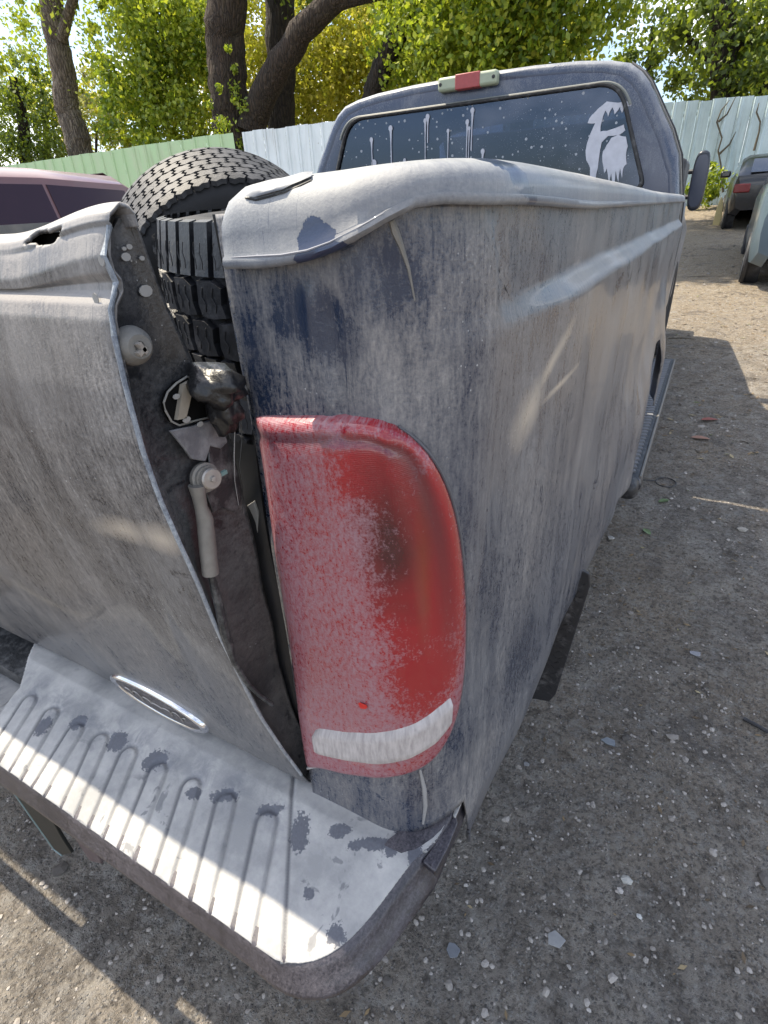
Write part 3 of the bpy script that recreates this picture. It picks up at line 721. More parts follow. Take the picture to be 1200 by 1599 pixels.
# latch opening (U slot) in the side plate
Upx = [(258, 640), (256, 628), (262, 612), (276, 598), (292, 588), (306, 595), (318, 618), (336, 640), (333, 650), (300, 658), (280, 664), (268, 658)]
pts = [sidept(u, v, .0006) for u, v in Upx]; MB().prism(pts, (-.004, 0, 0)).build('latch_opening_shade', voidm, SP)
MB().tube(pts+[pts[0]], .0009, 6, False).build('latch_rim', plain('pale_rim', (.22, .215, .20), .6, 0, .4, 90, .3), SP)
tan = plain('tan_steel', (.30, .27, .22), .6, .2, .3, 60, .3)
MB().prism([sidept(u, v, .001) for u, v in [(272, 655), (281, 600), (300, 590), (286, 652)]], (.004, 0, 0)).build('latch_striker', tan, SP)
for u, v, r in [(275, 619, .0022), (291, 655, .0026), (312, 662, .0022)]:
    p = sidept(u, v, .004); MB().prism([(p[0], p[1]+r*1.6*math.cos(a), p[2]+r*math.sin(a)) for a in np.linspace(0, 6.283, 9)[:-1]], (.001, 0, 0)).build('paint_chip', pale, SP)
# latch bracket plate running from the slot to the cable pin
br = [(300, 590), (352, 572), (366, 580), (372, 636), (344, 640), (352, 680), (372, 745), (376, 790), (360, 812), (336, 800), (318, 770), (300, 735), (308, 690), (300, 668), (334, 650)]
def lat(uvs, name, mat, dx, th, bevel=.0008):
    return MB().prism([sidept(u, v, dx) for u, v in uvs], (th, 0, 0)).build(name, mat, SP, bevel=bevel)
M['latch'] = plain('dirty_black_steel', (.028, .03, .033), .42, .2, .5, 70, .6, 110, dust=(.3, .3, .3), dustamt=.5)
lat([(262, 672), (300, 664), (336, 652), (346, 668), (352, 690), (342, 700), (325, 696), (318, 720), (296, 716), (285, 700)], 'latch_bracket', plain('grey_bracket', (.12, .12, .13), .6, .1, .4, 60, .5, dust=(.4, .4, .4), dustamt=.5), .0008, .003)
lat([(322, 690), (350, 676), (362, 715), (374, 752), (376, 780), (366, 800), (345, 792), (330, 800), (320, 770), (326, 740)], 'latch_bracket', M['latch'], .0005, .002)
crumple('torn_tape', at(340, 606, 0, -.19)+np.array([-.008, .005, 0]), .026, .022, .017, tape, JB, 3)
crumple('torn_tape', at(352, 640, 0, -.19)+np.array([-.006, .004, -.004]), .013, .014, .018, tape, JB, 5)
rr = random.Random(4)
for k in range(2):
    u0, v0 = 366+k*7, 640+rr.uniform(-8, 12); pts = [at(u0+rr.uniform(-6, 6)+j*2, v0+j*38, 0, -.207+.0015*k) for j in range(5)]
    MB().tube(pts, [.0007, .0005, .0006, .0004, .0003], 5).build('loose_strand', tape if k % 2 else pale, JB)
# cable pin, eye and sleeve
p = sidept(318, 745, .003); mb = MB(); mb.lathe([(0, .0135), (.004, .0135), (.0045, .011), (.007, .011)], p, (1, -.2, .1), 28); mb.build('cable_eye', M['zinc'], SP)
mb = MB(); mb.lathe([(.007, .0095), (.012, .0098), (.0135, .0085), (.0135, .003), (.016, .0025), (.0162, .0008)], p+np.array([0, .001, 0]), (1, -.2, .1), 28); mb.build('cable_pin', M['steel'], SP)
MB().box(p+np.array([.012, .012, .001]), (.003, .008, .0035)).build('pin_clip', plain('teal_clip', (.16, .26, .25), .5), SP)
a = [sidept(u, v, .006) for u, v in [(308, 757), (311, 775), (314, 792), (320, 810), (323, 840), (326, 870), (329, 896)]]
MB().tube(a, [.008, .0062, .0058, .0075, .0078, .0078, .0078], 12).build('cable_sleeve', M['zinc'], SP)
a = [sidept(u, v, .005) for u, v in [(329, 894), (335, 920), (343, 950), (350, 985), (358, 1010), (366, 1035), (385, 1065), (405, 1085), (425, 1100)]]
MB().tube(a, [.0032, .004, .0045, .005, .0045, .003, .003, .003, .003], 8).build('cable', M['latch'], SP)
# dark lower jamb filler: bump pad bulge visible between gate and lamp
def filler():
    V = []; zs = np.linspace(.62, 1.20, 36)
    for z in zs:
        w = sst(1.20, 1.12, z); 
        for q in range(7):
            t = q/6; V.append((-.262+.058*t, .028-.018*math.sin(math.pi*t)*w, z))
    return mesh('gap_pad', V, [(i*7+j, i*7+j+1, (i+1)*7+j+1, (i+1)*7+j) for i in range(35) for j in range(6)], plain('gap_pad_plastic', (.016, .017, .02), .45, 0, .4, 25, .1, dust=(.035, .035, .04), dustamt=.3), JB)
filler()
MB().prism([at(u, v, 1, .012) for u, v in [(378, 795), (396, 783), (402, 800), (404, 880), (398, 860), (388, 810)]], (0, .003, 0)).build('bent_tab', pale, JB, bevel=.0005)
# emblem (plain chrome-rimmed oval) on the gate
EC = crown_pt(250, 1094)
print('emblem', EC, crown_pt(178, 1058), crown_pt(322, 1138))
def emblem():
    a0 = crown_pt(176, 1058); a1 = crown_pt(326, 1138); c = (a0+a1)/2; ax = (a1-a0); L = np.linalg.norm(ax)/2; ax /= np.linalg.norm(ax)
    nrm = np.array([0, -.975, -.22]); up = np.cross(nrm, ax)*-1; up /= np.linalg.norm(up)
    if up[2] < 0: up = -up
    hgt = L*.40
    E_ = lambda k, r, o: c+ax*L*r*math.cos(k)+up*hgt*r*math.sin(k)+nrm*(-o)*-1
    ks = np.linspace(0, 2*math.pi, 49)[:-1]
    nn = -nrm if np.dot(nrm, CAM-c) < 0 else nrm
    E_ = lambda k, r, o: c+ax*L*r*math.cos(k)+up*hgt*r*math.sin(k)+nn*o
    prof = [(1.0, -.004), (1.0, .004), (.96, .0065), (.90, .0065), (.86, .004)]
    V = [E_(k, r, o) for k in ks for r, o in prof]; m = len(prof); n = len(ks)
    o = mesh('emblem', V, [(i*m+j, ((i+1) % n)*m+j, ((i+1) % n)*m+j+1, i*m+j+1) for i in range(n) for j in range(m-1)], M['chrome'], TG)
    V = [E_(k, .87, .0042) for k in ks]+[c+nn*.0052]; mesh('emblem_field', V, [(i, (i+1) % n, n) for i in range(n)], plain('emblem_dark', (.06, .055, .06), .5, 0, .4, 300, .4, 200, dust=(.35, .33, .33), dustamt=.6), o)
    # worn raised script strokes
    sc = []
    for t in np.linspace(0, 1, 70):
        x = -.62+1.24*t+.05*math.sin(t*38); y = .28*math.sin(t*38+1.2)*(.6+.4*math.sin(t*9)); sc.append(c+ax*L*x+up*hgt*y+nn*.0058)
    MB().tube(sc, .0011, 5).build('emblem_script', M['steel'], o)
emblem()
# ------------------------------------------------------------------ bumper
def bump_mat():
    def ex(n, d, vec): return d
    n = N('dusty_step_pad'); vec = n.tc.outputs['Object']; x = n.sep(vec)
    w = n.noise(26, 5, .65); st = n.noise(1, 4, .6, mscale=(14, 110, 20)); ch = n.noise(24, 5, .6, dist=.8)
    dust = n.mix(n.ramp(n.noise(9, 6, .68), [(.38, 0.), (.62, 1.)]), (.27, .27, .27), (.46, .45, .435))
    miss = n.ramp(ch, [(.60, 0.), (.635, 1.)])
    # wear concentrated towards the gate side and the outer edge
    n2 = n.noise(8, 3, .6); wear = n.math('MULTIPLY', miss, n.ramp(n2, [(.45, 0.), (.56, 1.)]))
    fine = n.ramp(n.noise(160, 3, .7), [(.56, 0.), (.66, .6)])
    col = n.mix(n.math('MULTIPLY', fine, .35), dust, (.3, .3, .33)); col = n.mix(n.math('MULTIPLY', wear, .6), col, (.09, .095, .11))
    wq = n.math('ADD', n.math('MULTIPLY', n.math('SUBTRACT', n.noise(60, 6, .7), .5), 1.9), n.math('MULTIPLY', n.math('SUBTRACT', n.noise(240, 4, .7), .5), .9)); pm = None; ob = n.tc.outputs['Object']
    for (u, v, ru, rv, an) in [(468, 1295, 16, 26, .2), (530, 1298, 15, 12, 0), (585, 1318, 42, 9, .12), (612, 1330, 10, 8, 0), (478, 1379, 9, 9, 0), (524, 1440, 17, 18, 0), (648, 1338, 12, 34, -.5), (640, 1300, 26, 9, .2), (593, 1411, 4, 5, 0), (420, 1262, 22, 8, .3), (350, 1235, 24, 9, .4), (240, 1180, 20, 12, .5), (180, 1150, 16, 12, .3), (120, 1120, 14, 8, .4), (60, 1120, 12, 10, .4), (300, 1228, 14, 8, 0)]:
        q = at(u, v, 2, .69); e1 = at(u+ru, v, 2, .69)-q; e2 = at(u, v+rv, 2, .69)-q; L1, L2 = float(np.linalg.norm(e1)), float(np.linalg.norm(e2))
        m = n.blob(ob, float(q[0])+1.0, float(q[1])-2.3, L1, L2, .06, math.atan2(float(e1[1]), float(e1[0]))+an*0, wq); pm = m if pm is None else n.math('MAXIMUM', pm, m)
    col = n.mix(n.math('MULTIPLY', pm, .88), col, n.mix(n.noise(300, 2), (.045, .05, .07), (.11, .115, .14)))
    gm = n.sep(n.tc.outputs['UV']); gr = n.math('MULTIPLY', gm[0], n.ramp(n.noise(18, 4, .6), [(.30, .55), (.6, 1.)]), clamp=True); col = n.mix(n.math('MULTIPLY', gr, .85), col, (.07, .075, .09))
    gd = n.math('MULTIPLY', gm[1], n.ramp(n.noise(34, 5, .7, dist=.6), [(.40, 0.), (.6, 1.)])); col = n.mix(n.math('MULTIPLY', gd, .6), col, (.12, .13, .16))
    yy = n.math('ADD', x[1], n.math('MULTIPLY', n.math('SUBTRACT', n.noise(50, 4, .7), .5), .03))
    col = n.mix(n.ramp(yy, [(.0, 0.), (1., 0.)]), col, col)
    n.set('Base Color', col); n.set('Roughness', .75); n.bump(n.math('ADD', n.noise(500, 2), n.math('MULTIPLY', dustgrid(n), .4)), .2, .0008)
    return n.m
def dustgrid(n):
    v = n.t.nodes.new('ShaderNodeTexVoronoi'); v.inputs['Scale'].default_value = 330; v.inputs['Randomness'].default_value = 0; n.t.links.new(n.tc.outputs['Object'], v.inputs['Vector']); return v.outputs['Distance']
M['pad'] = bump_mat()
M['trim'] = paint('bumper_trim', (.014, .013, .02), (.15, .14, .16), .10, spots=False, coord='Object', upd=.25, rough=.4, streak=.5)
M['rust'] = plain('under_bumper', (.075, .055, .062), .6, .1, .5, 40, .4, dust=(.25, .22, .22), dustamt=.5)
def padz(y): return .692+(y+.02)*.33 if y < -.02 else .692
BMP_ = [(-.80, -.167), (-.13, -.167), (-.108, -.160), (-.088, -.147), (-.070, -.122), (-.055, -.088), (-.043, -.050), (-.030, -.008), (-.012, .030), (-.006, .06), (-.012, .095)]
def bumper():
    root = mesh('rear_bumper', [(-1.0, 0, .5)]*3, [(0, 1, 2)], M['rust'], TRK)
    bpy.data.objects.remove(root)
    # shell: swept profile round the outline. inset>0 goes inward
    out = [(-1.90, -.165)]+BMP_[0:]
    pts = []
    for i in range(len(out)-1):
        a, b = np.array(out[i]), np.array(out[i+1]); L_ = np.linalg.norm(b-a); m = max(1, int(L_/.012)) if i else 60
        for k in range(m): pts.append(a+(b-a)*k/m)
    pts.append(np.array(out[-1])); pts = np.array(pts)
    for _ in range(6): pts[1:-1] = (pts[:-2]+2*pts[1:-1]+pts[2:])/4
    tn = np.gradient(pts, axis=0); tn /= np.linalg.norm(tn, axis=1)[:, None]; nr = np.stack([tn[:, 1], -tn[:, 0]], 1)
    prof = [(-.035, .004), (-.006, .001), (0, .0), (.004, -.002), (.010, -.012), (.018, -.028), (.024, -.034), (.026, -.04), (.022, -.048), (.012, -.062), (-.004, -.085), (-.02, -.11), (-.05, -.12)]
    V = []
    for p, q in zip(pts, nr):
        z0 = padz(p[1]) if p[1] < .0 else .692
        wide = (.42+.68*sst(-.18, -.07, p[0]))*(1-.7*sst(-.02, .05, p[1]))
        for d, h in prof: V.append((p[0]+q[0]*d*wide, p[1]+q[1]*d*wide, z0+h-.001))
    n = len(prof); Fc = [(i*n+j, (i+1)*n+j, (i+1)*n+j+1, i*n+j+1) for i in range(len(pts)-1) for j in range(n-1)]
    o = mesh('rear_bumper', V, Fc, M['trim'], TRK, sharp=50)
    o['label'] = 'step bumper with chalky ribbed pad and dark plastic edge'
    return o, pts, nr
BUMP, bpts, bnr = bumper()
def pad():
    # step pad as a height field: x by y, clipped by the outline, grooves cut as geometry
    grooves = []
    tops = [(-.234, -.071), (-.305, -.075), (-.369, -.080), (-.435, -.084), (-.501, -.085), (-.566, -.088), (-.623, -.093), (-.692, -.091)]
    bots = [(-.188-.004, -.168), (-.262, -.169), (-.33, -.172), (-.404, -.169), (-.466, -.174), (-.528, -.177), (-.61, -.173), (-.667, -.172)]
    # each rib is a rounded-end slot whose centre line runs top -> bottom
    ribs = []
    for (a, b), (c, d) in zip(tops, bots): ribs.append((np.array([a, b+.012]), np.array([c+.016, d-.03])))
    for q in range(1, 5): ribs.append((np.array([-.692-.064*q, -.079]), np.array([-.651-.064*q, -.21])))
    xs = np.arange(-.90, -.004, .0018); ys = np.arange(-.168, .10, .0030)
    X, Y = np.meshgrid(xs, ys, indexing='ij'); Z = np.where(Y < -.02, .692+(Y+.02)*.33, .692); GM = np.zeros_like(X); GD = np.zeros_like(X)
    for a, b in ribs:
        ab = b-a; L2 = ab@ab; t = np.clip(((X-a[0])*ab[0]+(Y-a[1])*ab[1])/L2, 0, 1); dx = X-(a[0]+ab[0]*t); dy = Y-(a[1]+ab[1]*t); D = np.hypot(dx, dy)
        w = .0155
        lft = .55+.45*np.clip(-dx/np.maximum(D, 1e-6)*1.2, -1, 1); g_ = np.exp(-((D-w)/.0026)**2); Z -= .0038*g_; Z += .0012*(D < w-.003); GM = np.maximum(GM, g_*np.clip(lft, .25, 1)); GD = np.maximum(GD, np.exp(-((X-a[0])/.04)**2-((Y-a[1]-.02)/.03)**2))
    # long straight groove where the corner cap starts
    a, b = np.array([-.225, -.01]), np.array([-.128, -.166]); ab = b-a; n_ = np.array([ab[1], -ab[0]])/np.linalg.norm(ab); D = (X-a[0])*n_[0]+(Y-a[1])*n_[1]; Z -= .004*np.exp(-(D/.0022)**2); GM = np.maximum(GM, np.exp(-(D/.0024)**2))
    side = D
    Z += .0006*np.sin(X*60)*np.sin(Y*45)
    # clip to the outline: for every x column the smallest y allowed
    ox = bpts[:, 0]; oy = bpts[:, 1]
    def ymin(x):
        return float(np.interp(x, ox[ox.argsort()], oy[ox.argsort()]))
    V = []; nx, ny = X.shape
    for i in range(nx):
        y0 = ymin(xs[i])
        for j in range(ny):
            y = Y[i, j]; z = Z[i, j]
            if y < y0-.004: y = y0-.004
            V.append((xs[i], y, z-(.004 if y <= y0 else 0)*0))
    Fc = []
    for i in range(nx-1):
        for j in range(ny-1):
            q = (i*ny+j, (i+1)*ny+j, (i+1)*ny+j+1, i*ny+j+1)
            if V[q[3]][1]-V[q[0]][1] < 1e-5 and V[q[2]][1]-V[q[1]][1] < 1e-5: continue
            if xs[i] < -.80 and Y[i, j] < -.03-(xs[i]+.835)*1.1 and xs[i] < -.74-(Y[i, j]+.13)*.9: continue
            Fc.append(q)
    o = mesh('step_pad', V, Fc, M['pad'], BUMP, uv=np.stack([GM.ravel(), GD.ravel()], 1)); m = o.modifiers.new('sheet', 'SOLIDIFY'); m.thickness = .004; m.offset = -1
pad()
def bumper_more():
    # corner flap strip beyond the pad, broken tab
    P = [at(u, v, 2, .688) for u, v in [(660, 1345), (690, 1300), (712, 1268), (716, 1285), (700, 1325), (680, 1362)]]
    MB().prism(P, (0, 0, -.01)).build('edge_strip', M['trim'], BUMP, bevel=.002)
    # centre recess + underside + hitch plate
    MB().box((-1.02, -.07, .60), (.30, .16, .02)).build('centre_step', M['pad'], BUMP, bevel=.004)
    MB().box((-1.0, -.04, .55), (1.7, .12, .10)).build('bumper_beam', M['dark'], BUMP)
    MB().box((-1.32, .03, .662), (1.06, .16, .03)).build('bumper_back_plate', M['latch'], BUMP)
    a = [at(u, v, 1, -.13) for u, v in [(0, 1195), (18, 1232), (48, 1275), (84, 1326), (97, 1336), (112, 1333), (98, 1312), (70, 1262), (60, 1225)]]
    MB().prism(a, (0, .006, 0)).build('hitch_plate', plain('dark_teal_plate', (.006, .008, .008), .6, .0, .4, 40, .3), BUMP, bevel=.001)
    MB().tube(a[:5], .0022, 6).build('plate_edge', plain('teal_edge', (.16, .22, .22), .5), BUMP)
    a = [at(u, v, 1, -.12) for u, v in [(62, 1240), (110, 1300), (140, 1345), (158, 1350), (150, 1330), (110, 1280)]]
    MB().prism(a, (0, .03, 0)).build('hitch_plate', M['rust'], BUMP, bevel=.002)
bumper_more()
# inner frame behind the gap and under the bed
MB().box((-1.0, .35, .62), (1.5, .5, .12)).build('frame_rail', M['dark'], TRK)
MB().box((-.22, 2.6, .52), (.08, 4.6, .14)).build('frame_rail', M['dark'], TRK)
MB().box((-1.78, 2.6, .52), (.08, 4.6, .14)).build('frame_rail', M['dark'], TRK)
# left bed side (plain mirror of the outer skin)
def leftside():
    V = []; ss = list(np.linspace(0, SC, 14))+list(np.linspace(SC, SMAX, 60)[1:]); zs = np.linspace(.6, 1.42, 26)
    for s in ss:
        for z in zs:
            q = Bp(s, z); V.append((-2.0-q[0], q[1], z-.045))
    n = len(zs); Fc = []
    for i in range(len(ss)-1):
        for j in range(n-1):
            y = ss[i]-SC+CR
            if s > 0 and math.hypot(y-AY, zs[j]-AZ) < .43: continue
            Fc.append((i*n+j, i*n+j+1, (i+1)*n+j+1, (i+1)*n+j))
    o = mesh('bed_side', V, Fc, paint('left_side_paint', coord='Object'), TRK)
    MB().box((-1.93, 1.29, 1.375), (.14, 2.56, .03)).build('bed_rail_cap', M['cap'], TRK, bevel=.012, seg=3)
    ll = MB().box((-1.90, .0, 1.0), (.18, .02, .45)); ll.build('tail_light', plain('red_lens_plain', (.4, .02, .02), .3), TRK, bevel=.008)
leftside()
# ------------------------------------------------------------------ cab
M['cab'] = paint('cab_paint', (.032, .045, .085), (.34, .36, .38), -.04, coord='Object', upd=.85, streak=.4, rough=.25)
CY = 2.64
half = [(-.03, .62), (-.012, .80), (-.004, 1.1), (.0, 1.25), (-.010, 1.39), (-.035, 1.50), (-.052, 1.574), (-.10, 1.67), (-.150, 1.745), (-.185, 1.80), (-.215, 1.845), (-.25, 1.882), (-.30, 1.915), (-.38, 1.934), (-.50, 1.948), (-.70, 1.958), (-1.0, 1.963)]
ring = half+[(-2.0-x, z) for x, z in half[-2::-1]]
def cab():
    st = [(CY+.004, .045, 1.), (CY, .02, 1.), (CY+.02, .004, 1.), (CY+.05, 0., 1.), (CY+.5, 0., 1.), (CY+1.0, .0, .99), (CY+1.35, 0, .96)]
    V = []
    for (y, ins, k) in st:
        for (x, z) in ring:
            cx, cz = -1.0, 1.3; t = .035*(y-CY)
            sx = 1-ins/1.0-t*.9; X = cx+(x-cx)*sx; Z = z-(ins if z > 1.5 else 0)-(.0 if z < 1.5 else (1-k)*1.2)
            V.append((X, y, Z))
    n = len(ring); Fc = [(i*n+j, i*n+j+1, (i+1)*n+j+1, (i+1)*n+j) for i in range(len(st)-1) for j in range(n-1)]
    o = mesh('cab', V, Fc, M['cab'], TRK, sharp=60)
    # rear wall with a window opening
    wi = window_ring(1.0); yb = CY+.004
    outer = []
    for (x, z) in ring: outer.append((-1.0+(x+1.0)*(1-.045), yb, z-(.045 if z > 1.5 else 0)))
    # ring wall: sample both loops by angle
    c = np.array([-1.0, 1.62])
    def angs(P): return np.array([math.atan2(p[2]-c[1], p[0]-c[0]) for p in P])
    outer = outer+[(-1.955+.0, yb, .62), (-1.0, yb, .62), (-.045, yb, .62)]
    def sample(P, a):
        # intersect ray from centre with closed polyline
        d = np.array([math.cos(a), math.sin(a)]); best = 0
        for i in range(len(P)):
            A = np.array([P[i][0], P[i][2]])-c; B = np.array([P[(i+1) % len(P)][0], P[(i+1) % len(P)][2]])-c; e = B-A
            den = d[0]*e[1]-d[1]*e[0]
            if abs(den) < 1e-12: continue
            t = (A[0]*e[1]-A[1]*e[0])/den; k = (A[0]*d[1]-A[1]*d[0])/den
            if t > 0 and -1e-9 <= k <= 1+1e-9: best = max(best, t)
        return c+d*best
    A_ = np.unique(np.concatenate([np.linspace(-math.pi, math.pi, 181)[:-1], angs(outer), angs(wi)])); V = []
    for a in A_:
        p, q = sample(outer, a), sample(wi, a)
        for t, dy in ((0, 0), (.5, -.004), (.9, -.004), (1, .012)): r = p+(q-p)*t; V.append((r[0], yb+dy, r[1]))
    m = 4; n = len(A_); Fc = [(i*m+j, ((i+1) % n)*m+j, ((i+1) % n)*m+j+1, i*m+j+1) for i in range(n) for j in range(m-1)]
    mesh('rear_wall', V, Fc, M['cab'], o, sharp=40)
    return o
def window_ring(k, y=None):
    cor = [(-.165, 1.452), (-.325, 1.842), (-1.675, 1.842), (-1.835, 1.452)]; P = []; rads = [.055, .085, .085, .055]
    for i in range(4):
        c = np.array(cor[i]); a = np.array(cor[i-1])-c; b = np.array(cor[(i+1) % 4])-c; a /= np.linalg.norm(a); b /= np.linalg.norm(b); r = rads[i]
        for t in np.linspace(0, 1, 9): P.append(c+a*r*(1-t)**2+b*r*t**2)
    P = np.array(P); cc = np.array([-1.0, 1.65]); P = cc+(P-cc)*k
    # crown in the top edge
    return [(p[0], (y if y is not None else CY), p[1]+.03*(1-((p[0]+1)/.7)**2)*(1 if p[1] > 1.8 else 0)) for p in P]
CABO = cab()
def glass():
    W_ = window_ring(1.0, CY+.006)
    n = N('tinted_glass'); t = n.t; t.nodes.remove(n.b)
    tr = t.nodes.new('ShaderNodeBsdfTransparent'); tr.inputs[0].default_value = (.20, .24, .34, 1); gl = t.nodes.new('ShaderNodeBsdfGlossy'); gl.inputs['Roughness'].default_value = .03
    fr = t.nodes.new('ShaderNodeFresnel'); fr.inputs[0].default_value = 1.5; mixs = t.nodes.new('ShaderNodeMixShader'); k = n.math('MULTIPLY_ADD', fr.outputs[0], .9, .045); gl.inputs[0].default_value = (.62, .74, 1, 1)
    t.links.new(k, mixs.inputs[0]); t.links.new(tr.outputs[0], mixs.inputs[1]); t.links.new(gl.outputs[0], mixs.inputs[2])
    df = t.nodes.new('ShaderNodeBsdfDiffuse'); df.inputs[0].default_value = (.36, .38, .42, 1); ms = t.nodes.new('ShaderNodeMixShader')
    v1 = n.voro(38, mscale=(1, .2, 1)); c1 = n.sep(n.voro(38, out='Color', mscale=(1, .2, 1)))[0]
    dots = n.math('MULTIPLY', n.math('LESS_THAN', v1, n.math('MULTIPLY', c1, .24)), n.math('GREATER_THAN', c1, .4))
    v2 = n.voro(110, mscale=(1, .2, 1)); d2 = n.math('LESS_THAN', v2, .13); gt = n.ramp(n.noise(4, 3), [(.46, 0.), (.6, 1.)]); d2 = n.math('MULTIPLY', d2, gt)
    film = n.math('MULTIPLY', n.ramp(n.noise(3, 5, .6, mscale=(.35, 1, 3.)), [(.42, 0.), (.8, 1.)]), .05)
    t.links.new(n.math('MAXIMUM', n.math('MAXIMUM', dots, n.math('MULTIPLY', d2, .7)), film), ms.inputs[0]); t.links.new(mixs.outputs[0], ms.inputs[1]); t.links.new(df.outputs[0], ms.inputs[2]); t.links.new(ms.outputs[0], n.out.inputs[0])
    MB().prism([(a, b, c) for a, b, c in W_], (0, .005, 0)).build('rear_window', n.m, TRK, smooth=False)
    G = bpy.data.objects['rear_window']
    o = MB().tube(window_ring(1.0, CY-.002)+[window_ring(1.0, CY-.002)[0]], .009, 8, False).build('window_gasket', M['gasket'], G)
    return G
GL = glass()
# pale moulding round the window, wide at the top
wr = window_ring(1.028, CY-.003); MB().tube(wr[9:27], .006, 8).build('window_trim', plain('faded_trim', (.17, .18, .17), .6, 0, .2, 30, .3), CABO)
# high brake light
def brake():
    c = at(734, 126, 1, CY-.02)
    def bar(x0, x1, zz, h, name, mat, par, y0=0.):
        mb = MB(); mb.box(((x0+x1)/2, CY-.012+y0, zz), (x1-x0, .05, h)); return mb.build(name, mat, par, bevel=.012 if name == 'brake_light' else .004, seg=3)
    z = c[2]; o = bar(-1.145, -.855, z, .055, 'brake_light', plain('pale_green_housing', (.33, .37, .27), .5, 0, .15, 30, .2), TRK)
    bar(-1.055, -.935, z, .058, 'brake_lens', plain('faded_red_lens', (.33, .06, .06), .45, 0, .25, 60, .2), o, -.004)
    for x in (-1.13, -.87): MB().lathe([(0, .008), (.003, .006)], (x, CY-.038, z), (0, -1, 0), 10).build('screw', M['dark'], o)
brake()
# white paint thrown on the glass, with runs
def blobpoly(px, name, parent, jit=2.):
    P = []; rj = random.Random(len(px))
    for k in range(len(px)):
        a, b = np.array(px[k], float), np.array(px[(k+1) % len(px)], float)
        for t in (0, .5):
            c = a+(b-a)*t+(np.array([rj.uniform(-jit, jit), rj.uniform(-jit, jit)]) if t else 0); P.append(at(c[0], c[1], 1, CY-.001))
    return MB().prism(P, (0, .004, 0)).build(name, M['whitepaint'], parent, smooth=False)
blobpoly([(918, 192), (924, 180), (936, 168), (948, 158), (965, 160), (986, 157), (986, 165), (975, 168), (972, 176), (969, 166), (960, 178), (957, 167), (950, 182), (946, 172), (940, 190), (938, 205), (948, 204), (975, 194), (977, 203), (968, 210), (950, 212), (940, 222), (936, 245), (934, 262), (930, 280), (928, 292), (923, 285), (922, 262), (916, 250), (915, 235), (920, 215), (930, 192)], 'white_paint_splash', GL, .8)
blobpoly([(948, 226), (955, 215), (966, 210), (978, 213), (981, 228), (978, 240), (979, 256), (974, 262), (972, 278), (969, 262), (966, 284), (962, 266), (959, 291), (955, 270), (951, 284), (948, 262), (944, 270), (941, 250), (942, 236)], 'white_paint_splash', GL, .8)
for (u, v, r, tail) in [(738, 172, 3.2, 62), (730, 190, 2.8, 55), (733, 200, 2, 60), (668, 182, 3, 40), (664, 188, 2.4, 66), (700, 204, 2.2, 48), (610, 200, 3, 58), (580, 218, 2.5, 40), (754, 236, 3, 36), (672, 258, 3.5, 6), (693, 262, 4, 4), (584, 255, 4, 10), (780, 262, 2, 10), (632, 250, 2, 14)]:
    top = at(u, v, 1, CY-.001); k = abs(at(u+r, v, 1, CY-.001)[0]-top[0]); t2 = at(u, v+tail, 1, CY-.001)
    P = [(top[0]+k*math.cos(a), CY-.001, top[2]+k*1.2*math.sin(a)) for a in np.linspace(-.9, math.pi+.9, 9)]
    P = P+[(top[0]-k*.45, CY-.001, top[2]-k), (top[0]-k*.22, CY-.001, top[2]-(top[2]-t2[2])*.35), (top[0]-k*.28, CY-.001, t2[2]), (top[0]+k*.12, CY-.001, t2[2]-.004), (top[0]+k*.2, CY-.001, top[2]-(top[2]-t2[2])*.4)]
    MB().prism(P, (0, .004, 0)).build('paint_drip', M['whitepaint'], GL, smooth=False)
# cab inside: seats, far windscreen frame
seat = plain('dark_seat', (.05, .05, .055), .8)
for x in (-.55, -1.45):
    MB().box((x, 3.05, 1.25), (.5, .14, .65), Matrix.Rotation(-.15, 3, 'X')).build('seat_back', seat, CABO, bevel=.05, seg=3)
    MB().box((x, 3.02, 1.66), (.26, .09, .17)).build('headrest', seat, CABO, bevel=.03, seg=3)
MB().box((-1.0, 3.9, 1.15), (1.75, .35, .3)).build('dashboard', seat, CABO, bevel=.04)
MB().box((-.83, CY+.10, 1.665), (.11, .002, .05)).build('window_sticker', plain('green_sticker', (.18, .42, .34), .6), CABO)
# roof front / windscreen, door, hood, wings
gl2 = plain('dark_side_glass', (.03, .035, .045), .08, 0, .1, 10, 0)
ws = MB(); ws.prism([(-.30, 3.98, 1.86), (-1.70, 3.98, 1.86), (-1.84, 4.62, 1.36), (-.16, 4.62, 1.36)], (0, .01, .008)); ws.build('windscreen', M['dark'] and plain('windscreen_glass', (.10, .12, .14), .08), TRK, smooth=False)
MB().prism([(x, y, z) for x, y, z in [(-.06, 4.0, .62), (-.06, 4.0, 1.38), (-.06, 4.62, 1.34), (-.07, 5.75, 1.22), (-.09, 5.85, .75), (-.08, 5.7, .62)]], (-1.86, 0, 0)).build('hood_and_wings', paint('front_paint', coord='Object'), TRK, bevel=.06, seg=4)
MB().box((-1.0, 5.93, .72), (1.70, .2, .24)).build('front_bumper', M['trim'], TRK, bevel=.04)
